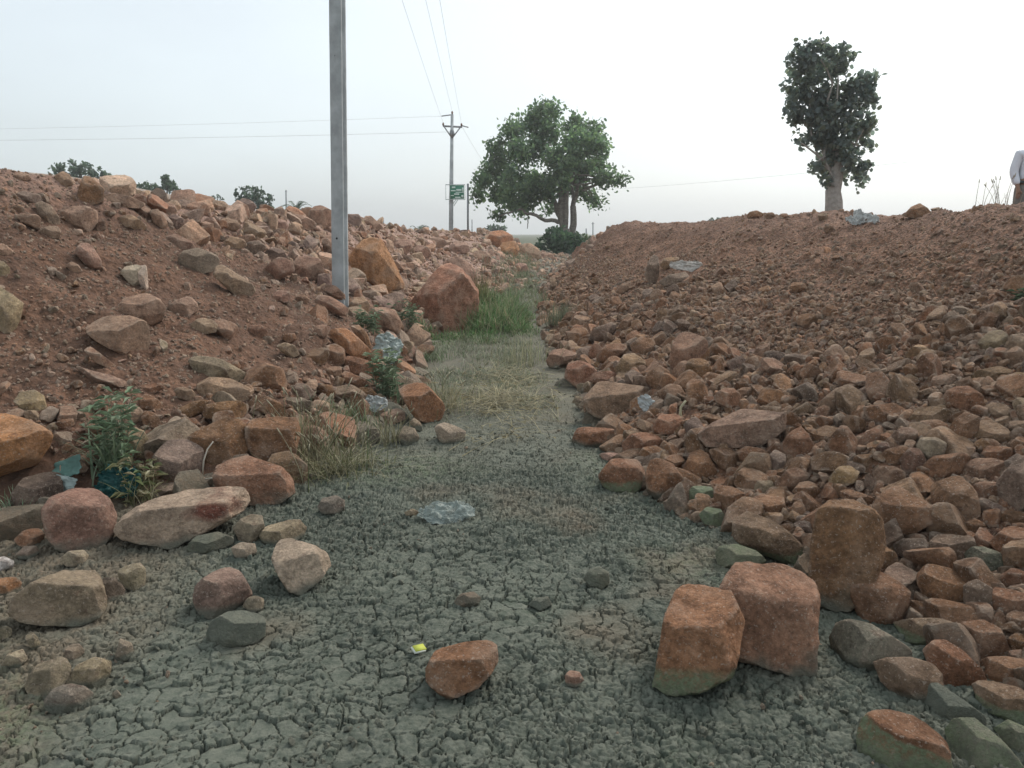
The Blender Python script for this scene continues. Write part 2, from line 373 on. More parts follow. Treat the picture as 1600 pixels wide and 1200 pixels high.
mul = np.clip((.10 - LV_[:, 2] + .06 * fbm(LV_ * 6, 2, 62)) / .12, 0, 1) * (LV_[:, 1] < 14)
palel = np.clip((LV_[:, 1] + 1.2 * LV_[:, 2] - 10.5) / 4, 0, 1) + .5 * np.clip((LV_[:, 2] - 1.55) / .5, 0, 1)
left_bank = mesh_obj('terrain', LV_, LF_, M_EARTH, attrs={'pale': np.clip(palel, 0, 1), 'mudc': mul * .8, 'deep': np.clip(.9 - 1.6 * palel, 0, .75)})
tagp(left_bank, 'stony reddish bank with the concrete pole standing in it', kind='structure')

# road on top of the pole-side bank
rd = np.array([at(u, v, Yd) for u, v, Yd in ((-40, 262, 15), (100, 274, 17), (210, 293, 20), (300, 310, 25), (390, 326, 33), (440, 336, 44))])
ro = rd + np.array([-6, 3, 0]); road_b = MB()
V = np.concatenate([rd, ro, rd - np.array([0, 0, .5]), ro - np.array([0, 0, .5])]); n = len(rd)
F = [(i, i + 1, n + i + 1, n + i) for i in range(n - 1)] + [(2 * n + i, 2 * n + i + 1, i + 1, i) for i in range(n - 1)]
road_b.add(V, F)
M_ROAD = solid_mat('road_gravel', (.33, .28, .24), .95, .2, 3, bump=.4)
tagp(road_b.build('road', M_ROAD, smooth=False), kind='structure')

def to_bvh(V, F): return BVHTree.FromPolygons([tuple(v) for v in V], [tuple(int(k) for k in f) for f in F])
def coarse(V, nT, ns):
    G = V.reshape(nT, ns, 3)[::2, ::2]; a, b = G.shape[:2]; ii = (np.arange(a - 1)[:, None] * b + np.arange(b - 1)[None]).ravel()
    return G.reshape(-1, 3), np.stack([ii, ii + 1, ii + 1 + b, ii + b], 1)
B_R, B_L = to_bvh(*coarse(RV_, nTr, 640)), to_bvh(*coarse(LV_, nTl, 680))
def bumps(x, y):
    q = np.array([[x, y, 0.]]); return float((.05 * fbm(q * .9, 3, 3) + .018 * fbm(q * 5, 3, 5))[0])
def ground_hit(u, v, max_d=120):
    """first surface (ditch floor or a bank) along the sight line of pixel (u, v)"""
    d = ray_dir(u, v).normalized(); best = None
    for b in (B_R, B_L):
        h_ = b.ray_cast(EYE, d, max_d)
        if h_[0] is not None and (best is None or h_[3] < best[1]): best = (h_[0], h_[3])
    if d.z < 0:
        zz = 0.
        for _ in range(4):
            k = (zz - CAM_H) / d.z; p = EYE + d * k; zz = bumps(p.x, p.y) if p.y < 16 else 0.
        if True:
            if p.y < 16 and (best is None or k < best[1]): best = (p, k)
    return best[0] if best else None
def down(x, y):
    z = float(ditch_z(np.array(x), np.array(y))) + bumps(x, y)
    for b in (B_R, B_L):
        h_ = b.ray_cast(Vector((x, y, 20)), Vector((0, 0, -1)))
        if h_[0] is not None: z = max(z, h_[0].z)
    return z
# ------------------------------------------------------------------ every rock one can tell apart: colour; flags; outline; short name; label
# flags: g green algae at its foot, G algae all over, m grey mud at its foot, M caked in mud, d dusty
ROCK_TXT = '''
brown;;134,276 150,277 159,292 158,315 145,322 130,319 120,312 125,297;pointed crest rock below the flat-topped tree;upright pointed brown rock poking up from the pole-side crest below the flat-topped acacia
greyr;;26,304 38,299 60,304 63,316 45,320 30,316;;
greyr;;57,320 68,315 80,322 90,340 88,353 70,350 60,335;mauve slab high on the pole-side bank;mauve-grey oblong slab tilted downhill high on the pole-side bank
pinkd;;26,338 36,334 58,335 61,342 58,360 40,350;;
tan;;62,366 70,355 88,353 95,362 90,372 70,373;;
pinkd;;95,335 105,324 135,322 150,330 148,350 135,363 115,357 98,345;;
dark;;136,340 150,336 162,343 163,357 150,363 137,358;;
pinkd;;118,400 125,385 135,378 148,388 156,405 154,420 140,423 132,412;lone pinkish wedge in the bare soil;lone pinkish wedge of rock half sunk in bare soil below the pointed crest rock
pinkd;;180,343 205,335 220,345 228,357 215,362 185,350;;
pinkd;;236,330 248,327 258,342 261,352 255,359 240,348;;
greyr;;262,338 275,335 287,342 286,355 272,358 263,352;;
pinkd;;245,320 258,316 272,320 275,330 262,335 248,328;;
greyt;;281,403 290,392 312,388 335,397 341,408 335,422 312,428 292,422 282,412;rounded grey-brown boulder on the bare slope;rounded grey-brown boulder with dark shadow under it on the bare pole-side slope
tan;;333,416 345,410 368,425 390,443 398,457 385,465 370,466 355,450 338,433;long tan boulder tilted downhill;long tan boulder tilted downhill just below the rounded grey-brown boulder
pale;;190,425 198,417 214,414 220,416 222,430 215,445 208,450 200,440;;cream-coloured flaky rock standing on the boulder in the bare pole-side slope
pale;;216,416 230,415 230,455 222,453 217,440;;narrow upright cream sliver of rock beside the cream flaky rock
pinkd;;190,478 200,462 225,455 248,468 257,483 250,500 230,510 205,498 192,485;ridged boulder under the cream rock;ridged pink-brown boulder directly under the cream rock on the bare slope
pinkd;;262,480 275,470 295,463 306,470 308,485 290,497 268,492;;
tan;;297,510 310,497 330,497 338,508 335,520 315,522 300,518;;
pinkd;;143,510 165,493 205,495 225,505 232,525 230,550 212,562 190,555 160,535 145,520;broad flat-faced boulder sunk in the slope;broad flat-faced boulder sunk in the slope below the ridged boulder, soil lapping over its top
yell;;-40,435 -5,442 15,455 36,480 25,500 20,520 -5,525 -40,500;;yellowish boulder cut off by the picture edge on the bare pole-side slope
yell;;-10,410 5,408 13,418 12,430 0,434 -12,430;;
pinkd;;-8,385 5,380 18,392 15,400 0,402;;
pinkd;;22,275 33,268 45,273 47,280 35,284 24,281;;
pinkd;;88,275 100,268 108,273 113,288 100,294 90,287;;
pinkd;;160,308 180,302 205,308 225,318 215,325 185,323 162,318;;
pinkd;;290,322 305,316 322,317 328,330 318,338 298,335;;
greyr;;370,318 380,310 393,313 400,322 395,332 378,330;;
greyt;;380,385 388,378 405,376 415,385 410,396 392,400;;
greyt;;75,420 80,415 88,420 87,430 78,432;;
pinkd;;104,415 112,408 122,414 127,425 115,427;;
pinkd;;260,370 275,366 300,378 305,388 285,390 265,383;;
pinkd;;482,335 490,323 502,321 516,328 518,350 505,358 490,350;rounded pink boulder on the crest by the pole;rounded dusty pink boulder on the crest skyline just beside the concrete pole
pinkd;;451,345 458,335 475,337 490,345 496,355 480,360 455,354;;
greyr;;540,335 560,335 566,342 560,354 545,354;;
pinkd;;565,348 572,338 580,338 592,348 600,357 585,363 568,360;pointed rock on the skyline past the pole;low pointed pink rock on the skyline on the tree side of the concrete pole
orange;;546,405 552,395 562,378 580,373 598,375 607,392 618,415 632,448 600,458 575,445 553,425;orange boulder by the pole;big smooth orange boulder tapering to a point, resting beside the concrete pole
redd;c;629,475 632,460 650,440 680,425 695,407 712,420 735,440 745,455 742,485 728,510 700,523 675,520 652,505 640,490;great red boulder;great rough red boulder, the largest of all, standing in green grass at the ditch edge
pinkd;;692,412 702,400 718,402 738,415 746,430 744,458 715,450;;rough pink rock leaning behind the top of the great red boulder
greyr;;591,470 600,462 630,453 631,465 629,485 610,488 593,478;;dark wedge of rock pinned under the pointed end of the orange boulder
pinkd;;545,478 555,465 568,463 577,475 578,490 562,498 547,492;;
pinkd;;578,482 600,480 618,485 627,505 622,525 600,520 580,508;;pale-topped blocky rock between the great red boulder and the green weed
greyr;;541,448 550,444 562,450 563,462 550,465 541,458;;
greyr;;566,455 580,452 592,460 585,468 570,468;;
pinkr;;449,425 460,402 480,400 500,405 505,425 495,440 470,440;dusky pink rock before the pole;wide dusky pink rock lying against the pole's uphill side
dark;;503,375 515,372 520,400 508,404;;
pinkr;;492,470 500,460 515,462 535,475 545,485 544,495 525,492 505,482;;
pinkr;;497,453 510,444 525,447 538,460 540,470 520,466;;flat pink rock wedged at the foot of the concrete pole
pinkr;;423,465 435,453 450,455 456,470 440,474 428,470;;
pinkr;;462,465 475,460 484,468 478,475 464,472;;
orange;;511,527 520,515 540,512 560,528 577,548 583,562 570,566 550,563 540,552 525,538;orange-tan slab above the white sack;orange-tan slab sloping down towards the white plastic sack
brown;;548,510 562,508 574,522 582,548 575,552 560,530;;
brown;;537,560 545,555 565,560 590,570 602,580 595,597 575,597 555,585 540,575;;chunky brown rock just below the orange-tan slab
pinkr;;510,578 518,572 533,573 534,585 525,591 512,586;;
brown;;532,590 540,578 560,588 578,598 580,605 560,608 538,598;;
brown;;552,613 562,604 580,607 589,616 585,625 565,624;;
brown;;528,608 538,601 550,607 548,619 535,620;;
brown;;494,605 505,600 520,603 524,615 518,628 502,622;;
greyt;;451,610 465,598 478,601 492,615 490,625 465,622 455,618;;
greyt;;433,627 445,620 470,622 490,630 488,641 460,643 440,640;;
red;;620,605 625,595 655,595 675,605 688,622 695,640 688,655 665,667 648,655 640,640 625,620;red split rock at the path edge;reddish-orange split rock at the edge of the straw-strewn path
tan;;618,590 640,583 665,590 678,600 650,601 625,600;;thin tan slab lying on top of the red split rock
tanm;m;680,668 690,658 710,665 727,674 725,690 705,695 685,690;tan blocky rock by the path;tan blocky rock standing on the mud just below the red split rock
tanm;m;622,680 632,665 648,670 655,685 648,696 630,696;;
greyt;m;640,660 648,652 658,662 660,676 648,673;;
tan;;587,655 598,645 620,638 635,645 636,655 610,665 592,664;;flat tan rock right against the ditch side of the crumpled white scrap
brown;k5;388,665 398,655 430,652 465,655 468,680 460,705 450,726 430,728 405,718 390,700;square brown boulder above the dry grass clump;square brown boulder with a reddish side, backing the dry grass clump
redd;mk2;339,738 345,725 365,715 390,712 410,720 440,735 455,755 455,775 430,790 395,788 365,775 340,755;broad rusty boulder below the square brown one;broad rusty boulder with a grey base at the mud edge, below the square brown one
tan;;433,540 445,535 460,540 467,555 455,560 440,550;;
pinkr;;388,515 395,508 410,508 418,518 412,527 395,527;;
brown;;440,528 448,521 460,521 464,530 452,538;;
brown;;475,560 490,545 510,543 515,555 505,570 485,571;;
brown;;511,540 525,535 538,545 540,565 528,574 513,568;;
pinkr;;490,515 498,507 510,508 512,522 505,530 492,527;;
orange;b;-70,650 -20,640 10,642 35,655 60,670 78,695 85,718 78,728 58,732 48,755 25,785 5,812 -50,805 -80,730;huge orange boulder at the picture edge;huge bright orange boulder overhanging the mud, cut by the picture edge beside the leafy weed
yell;;26,625 35,612 55,610 68,622 70,640 55,645 35,640;yellow-grey cobble;pale yellow-grey rounded cobble on dark soil above the huge orange boulder
greyt;;298,558 315,554 345,560 375,580 396,595 385,602 350,595 310,587;grey slab above its twin;grey flat slab lying uphill of a thicker pale-edged slab
tan;;310,600 325,587 360,592 395,612 398,620 380,629 345,626 315,615;pale-edged slab;thick slab with a pale upper edge, just below the grey flat slab
tan;;125,568 140,567 155,575 180,590 212,602 200,609 175,605 145,592;long thin slab sunk in the soil;long thin brown slab sunk in soil and pointing downhill, above the leafy weed
pinkr;;135,545 145,540 165,560 180,575 172,579 150,566;;
tan;;178,645 190,632 210,631 222,643 220,660 205,666 185,660;smooth pale rock behind the leafy weed;smooth pale rounded rock showing behind the top of the leafy weed
brown;;216,622 228,613 245,623 252,635 245,644 222,638;;
tan;;274,608 285,603 300,610 309,620 300,629 280,622;;
brown;;268,643 285,635 310,625 325,628 322,640 300,653 278,653;;
brown;;318,645 325,630 355,627 375,628 387,638 384,652 360,660 330,655;;
brown;;290,690 310,668 335,655 352,648 375,660 390,675 388,700 375,720 350,730 320,735 305,715;tall brown boulder with a white stalk before it;tall brown peaked boulder behind the grey boulder, a thin white stalk before it
greyt;;240,715 255,695 275,681 300,690 315,705 318,725 305,750 285,757 262,748 245,735;grey egg-shaped boulder;grey egg-shaped boulder between the leafy weed and the tall brown boulder
tanr;mk4;192,815 205,795 245,775 300,767 345,768 378,775 385,795 370,815 330,830 290,848 265,853 230,840 200,826;large flat tan boulder with a red scar;large flat tan boulder with a dark red scar, lying on the mud edge
pinkr;mk5;78,790 90,772 120,762 150,765 168,785 175,815 172,840 150,858 115,861 90,852 80,825;squat pink-brown boulder by the teal cloth;squat pink-brown boulder with yellowish base beside the teal cloth
brown;;83,665 95,655 113,655 115,665 100,673;;
brown;;210,606 225,600 250,599 258,606 240,615 215,614;;
brown;;272,665 285,655 305,655 314,668 300,677 280,678;;
brown;;222,650 230,640 245,648 250,665 240,673 225,665;;
yell;;190,670 205,665 225,675 236,700 230,722 210,718 192,700;;
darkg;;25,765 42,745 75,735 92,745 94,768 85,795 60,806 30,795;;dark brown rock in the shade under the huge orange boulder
greyt;m;236,765 250,755 275,753 298,765 300,773 270,775 240,777;;
greyt;mk6;26,940 35,920 60,905 105,893 150,898 153,925 152,965 135,980 110,982 70,970 38,957;flat-topped block on the mud by the picture edge;flat-topped tan block with a rusty band and grey base, lying alone on the muddy shore
darkg;m;153,905 165,897 180,905 193,925 190,936 165,941 154,930;;
tanm;m;185,890 200,882 220,882 228,895 225,915 210,926 195,915;;
greyr;m;310,905 335,893 365,880 375,895 388,925 390,936 360,956 330,966 312,952 305,930;angular purple-grey rock on the mud;angular purple-grey rock with a sharp top corner lying on the cracked mud
tanm;;366,822 378,810 395,804 410,808 412,830 395,849 375,846;;
tanm;m;363,853 378,847 398,852 400,865 385,874 368,869;;
mud;M;292,850 310,835 340,833 362,845 360,855 330,863 300,863;;
tanm;m;96,870 110,860 130,862 136,872 125,886 105,883;;
redd;;24,840 40,828 60,826 68,838 60,850 35,853;;
greyt;m;28,862 40,853 55,855 60,866 48,873 32,873;;
red;m;-14,905 0,900 20,903 30,915 25,930 0,932 -12,928;;small red rock at the picture edge beside the flat-topped block
tanm;m;380,945 388,933 400,932 412,938 410,955 395,959;;
mud;M;322,985 335,965 360,955 390,958 412,972 410,1000 390,1012 350,1006 328,998;mud-caked slab below the purple-grey rock;flat slab caked in grey-green mud just below the angular purple-grey rock
tanm;m;45,1060 62,1035 95,1032 112,1045 100,1070 75,1090 50,1086;tan rock of the trio on the mud;angular tan rock, the one nearest the picture edge in a trio on dark mud
yellm;m;112,1050 125,1035 150,1030 172,1042 168,1060 150,1081 130,1076 115,1065;rounded olive rock of the trio;rounded olive-tan rock touching the cracked mud in a trio of rocks
greym;m;72,1090 88,1072 110,1069 130,1080 142,1095 130,1113 100,1113 78,1105;low grey rock of the trio;low half-buried grey rock, lowest of a trio on dark mud
tanm;m;40,990 50,985 58,998 60,1012 48,1016;;
tanm;m;-5,980 8,977 17,985 15,997 0,1000;;
tanm;m;102,1015 110,1005 125,1008 130,1022 120,1031 105,1029;;
greym;m;178,1030 190,997 205,1008 208,1028 195,1034;;small upright grey triangle of stone between the trio and the mud-caked slab
tanm;m;5,1035 15,1020 35,1018 40,1035 25,1046;;
white;;-8,870 8,870 20,880 20,888 0,892;;small white stone at the picture edge above the flat-topped block
tanm;m;407,835 415,820 440,813 468,815 478,828 470,845 440,851 415,851;low tan rock behind the pale pointed one;low tan rock half hidden behind the pale pitted wedge on the mud
palet;mk3;428,870 435,843 455,840 490,855 510,870 513,888 495,910 470,928 450,920 438,895;pale pitted wedge;pale tan pitted wedge of rock tipped on its corner on the cracked mud
greym;m;497,790 505,778 525,775 538,783 537,798 520,806 503,801;;small grey-brown rock on the mud below the dry grass clump
palet;m;632,800 645,795 655,800 650,807 636,808;;small smooth pale stone touching the clear plastic bag
redb;mk2;667,1045 680,1020 690,1012 720,1008 755,1000 775,1010 777,1035 765,1055 745,1073 700,1089 675,1070 668,1060;lone reddish rock in mid-mud;lone angular reddish-brown rock in the middle of the cracked mud beside the yellow packet
pinkd;m;882,1058 890,1048 905,1050 912,1062 900,1073 885,1071;;small pinkish stone alone on the mud between the reddish rock and the square block
mud;M;912,905 920,890 935,885 950,893 952,910 940,921 920,919;;round mud-coated lump standing alone on the cracked mud short of the tall slab
brown;M;708,940 720,928 740,925 752,935 745,947 720,949;;flat brownish mud-smeared stone in the middle of the cracked mud
mud;M;826,945 835,935 855,932 863,945 845,954;;
tanr;mk3;913,625 925,600 940,597 980,600 1010,605 1015,620 1000,645 985,657 950,658 920,645;big pinkish boulder with the grey scrap;big blunt pinkish boulder with a dark shaded side, a grey scrap at its flank
redb;m;893,690 900,672 915,665 940,668 960,668 962,682 945,697 920,701 898,698;;flat reddish rock sticking out onto the mud below the big pinkish boulder
redb;;962,672 968,660 985,665 998,675 985,690 965,688;;
redb;;972,695 985,680 1005,675 1025,680 1040,690 1035,700 1010,705 990,712 975,708;;
redb;;997,712 1005,700 1025,696 1038,702 1038,715 1020,723 1003,720;;
red;;1022,665 1030,650 1050,644 1066,652 1067,668 1055,680 1035,682 1023,676;round red cobble;smooth round red cobble at the toe of the rubble below the grey scrap
redb;g;935,745 945,730 955,718 985,712 1005,718 1008,740 1005,768 975,773 955,771 940,757;red rock with a bright green base;red-topped rock with a bright green algae base standing on the mud
pinkd;;936,709 960,707 978,712 960,722 945,722;;thin pink slab peeping out behind the red rock with the green base
redb;m;1009,745 1015,722 1028,717 1050,725 1070,750 1072,765 1055,779 1030,781 1012,770;peaked brown rock beside the green-based one;peaked brown rock with a muddy base standing beside the green-based red rock
brown;;1065,745 1072,725 1078,707 1090,700 1105,710 1120,735 1125,750 1105,758 1085,758 1068,752;triangular brown rock;triangular brown rock just uphill of the peaked brown rock
tanr;k3;1096,680 1105,670 1130,655 1155,637 1190,640 1222,640 1230,660 1215,678 1190,693 1150,700 1110,702 1098,692;long pale-edged slab on the rubble;long pale-edged reddish slab lying across the lower rubble
redb;;1222,700 1232,680 1247,663 1262,680 1274,700 1270,715 1250,722 1230,718;pear-shaped rock beside the long slab;pear-shaped reddish rock standing just beyond the end of the long pale-edged slab
brown;;1108,705 1125,700 1150,702 1155,725 1148,740 1130,735 1115,720;;
brown;;1150,708 1165,698 1190,700 1202,712 1198,730 1175,733 1155,722;;
greyt;;1200,715 1210,703 1225,710 1230,735 1220,746 1205,740;;
brown;;1150,745 1160,732 1185,733 1203,745 1200,755 1180,770 1160,771 1148,758;;
greyt;;1175,765 1185,752 1205,750 1210,765 1195,773;;
brown;;1213,755 1230,735 1250,728 1265,735 1262,745 1240,765 1218,771;;
brown;;1170,795 1180,775 1205,769 1222,775 1226,795 1215,811 1190,813 1175,805;;rounded brown rock with white flecks sitting above the long dark slab
brown;;1115,765 1125,758 1145,762 1175,775 1175,785 1150,796 1145,806 1120,797;;
mud;G;1075,765 1085,760 1110,760 1118,775 1112,790 1090,796 1078,783;green-coated rock below the triangular brown one;green algae-coated rock at the mud edge below the triangular brown rock
mud;G;1093,805 1105,793 1125,795 1135,810 1125,823 1100,819;;bright green algae-coated lump below the other green-coated rock
browng;g;1145,830 1150,808 1165,799 1190,808 1225,825 1255,850 1275,870 1270,886 1240,882 1200,870 1160,857 1146,845;long dark slab with a green underside;long dark brown slab with a green underside tipped down towards the tall slab
mud;G;1118,870 1125,858 1150,851 1180,858 1195,872 1185,886 1150,888 1122,890;;pale green algae-coated rock just behind the pinkish twin block
brown;;1230,806 1240,787 1250,779 1258,795 1255,808 1240,812;;
redblk;g;1012,1050 1025,1010 1032,985 1042,945 1045,918 1090,914 1140,917 1155,935 1160,970 1157,1010 1140,1045 1100,1071 1050,1083 1020,1069;square red block on the mud;large square red-brown block with a green foot standing on the cracked mud
pinkblk;m;1095,905 1110,890 1145,886 1150,874 1190,872 1240,885 1265,900 1272,925 1270,970 1268,1030 1240,1036 1180,1030 1135,1022 1105,965;pinkish twin block;large pinkish block with a rough sloping top, tucked behind the square red block
brown;mk8;1272,870 1275,810 1290,790 1325,784 1352,792 1370,810 1375,850 1366,905 1335,950 1302,960 1280,957 1273,920;tall upright slab;tall upright brown slab with a smooth muddy face between the twin blocks and the rubble
brown;;1325,915 1340,893 1370,893 1400,905 1415,918 1410,955 1385,976 1355,979 1342,960 1328,935;chunky rock at the tall slab's foot;chunky brown rock jutting over the mud at the foot of the tall upright slab
brown;;1335,870 1345,850 1370,847 1395,860 1402,880 1385,896 1350,895;;rounded brown rock lying on the chunky one beside the tall upright slab
brown;k2;1367,800 1375,780 1395,764 1420,765 1440,780 1462,790 1460,805 1430,828 1400,845 1385,835;keel-shaped boulder;keel-shaped brown boulder with a dark hollow beneath it, uphill of the tall slab
brown;;1457,765 1470,748 1500,742 1520,765 1527,795 1515,815 1500,823 1475,811 1462,790;shield-shaped boulder;shield-shaped brown boulder beside the keel-shaped one
greyr;;1555,780 1570,745 1590,715 1620,705 1640,750 1635,790 1600,802 1575,799;steep greyish boulder at the picture edge;steep smooth greyish boulder cut by the picture edge in the rubble heap
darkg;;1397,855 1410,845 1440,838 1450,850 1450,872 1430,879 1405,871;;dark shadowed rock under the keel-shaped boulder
greyb;;1452,860 1465,840 1490,832 1515,835 1520,855 1505,879 1475,879 1458,870;;grey-brown rock with a dark underside below the shield-shaped boulder
mudr;;1505,875 1520,858 1545,853 1565,862 1568,885 1550,897 1520,891;smooth grey-green rock;smooth grey-green rock among brown ones below the shield-shaped boulder
redb;;1550,855 1560,840 1575,820 1600,822 1610,860 1595,873 1565,869;;
brown;;1512,770 1525,755 1545,748 1558,755 1555,778 1535,786 1520,782;;
brown;;1560,815 1570,800 1600,797 1612,815 1590,823;;
brown;;1505,820 1520,810 1535,815 1543,830 1530,841 1512,833;;
tanb;;1363,745 1375,730 1395,728 1410,735 1412,752 1395,763 1370,758;;
dark;;1408,720 1420,700 1435,700 1445,718 1435,739 1415,741;;
brown;;1375,720 1385,705 1410,695 1430,695 1415,715 1405,729 1380,729;;
greyt;;1433,700 1440,685 1460,683 1475,690 1472,712 1450,721;;
brown;;1442,735 1460,715 1500,704 1512,712 1500,735 1475,751 1450,751;;
tanb;;1500,735 1525,718 1550,715 1580,722 1582,732 1550,749 1520,751;;flat tan-brown rock lying above the shield-shaped and steep greyish boulders
brown;;1478,690 1490,660 1505,642 1525,650 1525,670 1510,690 1490,702;;
tanb;;1517,675 1530,660 1550,657 1570,668 1585,688 1560,696 1530,693;white-streaked rock high in the rubble;broad peaked rock with white streaks, uphill of the flat tan-brown rock
brown;;1477,625 1485,607 1510,602 1530,615 1537,635 1520,646 1495,641;round brown boulder high in the rubble;round dark brown boulder high in the coarse rubble near the picture edge
tanb;;1424,660 1435,640 1460,634 1485,640 1492,655 1470,663 1430,663;;
brown;;1437,675 1440,660 1465,655 1485,665 1480,681 1450,684;;
tanb;;1540,640 1550,630 1570,632 1585,645 1590,655 1570,657 1548,651;;
yell;;1583,630 1590,622 1610,622 1612,645 1590,646;;
brown;;1580,695 1590,683 1610,683 1612,708 1592,713;;
brown;;1535,710 1545,698 1575,697 1583,710 1575,723 1550,721;;
yellb;;1297,750 1310,730 1325,727 1340,735 1335,752 1315,763 1300,760;yellow-brown rock;yellow-brown rock standing out among browner rubble above the tall upright slab
brown;;1328,722 1340,712 1360,708 1370,718 1362,731 1340,736;;
brown;;1343,690 1355,675 1370,665 1378,680 1375,695 1360,701 1347,700;;
dark;;1388,690 1400,675 1415,662 1430,672 1432,685 1410,701 1395,698;;dark-faced angular rock in the middle of the coarse rubble
dark;;1367,705 1375,692 1385,690 1392,705 1385,714 1370,712;;
tanb;;1272,640 1290,620 1305,605 1320,610 1322,625 1305,646 1285,651;oblong speckled rock;oblong speckled tan rock leaning uphill in the middle of the rubble
brown;;1268,680 1285,665 1310,668 1328,680 1325,690 1300,693 1275,690;;
redb;;1240,770 1250,755 1265,750 1280,760 1285,780 1265,786 1245,782;;
brown;;1312,775 1320,765 1345,770 1375,782 1370,795 1350,799 1325,788;;long brown rock bridging the tall upright slab and the keel-shaped boulder
greym;m;1300,1010 1308,985 1330,976 1360,978 1390,990 1412,1000 1425,1015 1400,1030 1365,1050 1330,1042 1305,1028;grey-green speckled rock on the mud edge;grey-green speckled rock with a concave top on the mud edge below the chunky rock
browng;m;1366,1050 1385,1038 1420,1027 1450,1030 1468,1045 1468,1075 1445,1093 1400,1087 1372,1066;flat-topped rock at the rubble's toe;flat-topped brown rock with a greenish front at the toe of the rubble
browng;g;1402,985 1420,975 1460,965 1500,965 1505,985 1480,1005 1440,1012 1420,1010;;long rounded rock, green at one end, behind the grey-green speckled rock
brown;;1495,1000 1505,980 1535,968 1555,975 1572,1005 1570,1025 1540,1036 1510,1020;;
redb;;1447,1030 1460,1010 1475,1005 1500,1015 1530,1038 1540,1060 1510,1074 1470,1071;domed brown rock with a dark underside;domed smooth brown rock with a dark underside beside the flat-topped rock
brown;;1537,1045 1550,1035 1590,1022 1620,1030 1610,1065 1570,1071 1548,1070;;
browng;g;1524,1085 1540,1072 1580,1070 1620,1080 1620,1125 1580,1126 1540,1116;;
mudr;M;1445,1115 1455,1080 1465,1075 1500,1090 1530,1105 1535,1120 1510,1132 1465,1131;pale grey-green block;pale grey-green block between the domed brown rock and the red-topped green rock
redb;gg;1345,1160 1350,1140 1370,1120 1415,1110 1450,1130 1475,1150 1480,1190 1450,1222 1390,1222 1350,1195;red-topped green rock in the corner;red-topped rock with thick green algae sides in the bottom corner of the mud
mud;G;1480,1150 1495,1130 1520,1130 1560,1150 1590,1180 1585,1222 1530,1222 1490,1192;;large green algae-coated rock beside the red-topped green rock
mud;G;1558,1150 1575,1130 1610,1135 1620,1165 1590,1176;;
brown;;1435,900 1450,885 1490,885 1505,905 1500,935 1475,949 1450,939 1438,920;blocky brown rock below the grey-green one;blocky brown rock below the smooth grey-green rock in the lower rubble
greyb;;1507,920 1520,905 1545,915 1548,945 1535,961 1512,956;;
brown;;1548,935 1560,920 1600,922 1612,950 1590,966 1560,961;;
brown;;1415,950 1425,942 1450,940 1470,955 1465,969 1430,971;;
redb;;1567,905 1580,890 1605,885 1612,918 1590,926 1570,920;;
brown;;1575,965 1585,955 1610,955 1612,985 1590,986 1577,978;;
brown;;1577,1005 1585,990 1610,988 1610,1020 1585,1023;;
redb;;882,590 888,565 900,562 920,568 933,580 925,600 910,611 890,597;;pitted reddish rock at the mud edge uphill of the big pinkish boulder
pinkr;m;853,565 862,547 880,545 905,553 912,562 890,567 880,581 860,576;mauve slab where the straw path ends;flat mauve-red slab jutting into the straw-strewn path at the heap's toe
tanb;;960,578 975,555 990,549 1008,565 1007,578 990,591 970,591;cut tan rock;angular tan rock with a cut face, two rocks uphill of the big pinkish boulder
redb;;938,575 950,560 962,553 972,560 960,575 945,583;;
brown;;985,540 1000,527 1020,530 1028,548 1020,560 1005,561 990,552;;
pinkr;;1048,560 1052,535 1062,520 1090,520 1105,535 1100,555 1080,570 1065,584 1050,575;flat-faced pink slab;flat-faced pink-red slab standing upright in the middle of the heap
brown;;1068,590 1075,565 1090,557 1105,565 1118,590 1110,601 1085,601;;
brown;;1008,595 1015,580 1030,571 1045,580 1050,600 1040,613 1020,611;;
brown;;1025,615 1045,600 1062,602 1070,615 1060,629 1035,631;;
redb;;915,595 930,582 955,580 975,592 980,601 950,602;;
brown;;886,525 895,513 915,512 922,525 910,536 893,541;;
greyb;;917,530 930,513 955,503 965,510 950,529 930,538;;
brown;;930,560 945,540 970,535 982,540 970,556 945,571;;
tanb;;890,505 900,492 920,495 925,507 905,513;;tan rock with a sharp corner on the heap beside the end of the green grass
brown;;967,510 975,495 988,495 990,508 978,518;;
brown;;925,495 935,486 944,492 944,503 930,507;;
tanb;;962,455 970,445 985,440 985,450 970,461;;
greyb;;1030,440 1045,430 1070,425 1078,435 1070,448 1040,449;rock under the white rag;greyish rock partway up the heap with a white rag lying on it
greyb;;1008,430 1015,400 1028,395 1030,430 1022,451;;
tanb;;1030,412 1040,403 1060,402 1058,416 1040,423;;
tanb;;1147,615 1160,605 1175,605 1177,618 1160,624;;
tanb;;1173,560 1185,540 1200,535 1205,555 1190,566;;
brown;;1105,550 1112,538 1128,537 1130,548 1115,557;;
brown;;1285,490 1292,475 1305,478 1310,490 1298,496;;
brown;;1233,450 1240,440 1255,443 1260,450 1245,459;;
brown;;1245,495 1260,490 1275,492 1278,508 1262,516 1247,508;;brown rock with a dark shaded side alone in fine rubble halfway up the heap
tanb;;1337,570 1345,550 1360,540 1365,555 1352,576 1340,580;;
yell;;1530,540 1545,518 1565,515 1575,530 1570,551 1545,551;yellowish rock of the high pair;yellowish rock beside a tan one, high in the rubble near the picture edge
tan;;1573,545 1580,525 1600,520 1615,530 1610,556 1585,556;;tan rock touching the yellowish rock, high in the rubble at the picture edge
tanb;;1457,600 1460,590 1485,583 1497,590 1490,602 1465,606;;
tanb;;1512,595 1530,580 1560,570 1580,575 1570,590 1540,601;;
yellb;;1578,600 1585,583 1605,580 1610,605 1590,609;;
brown;;1410,575 1420,568 1435,572 1432,585 1418,591;;
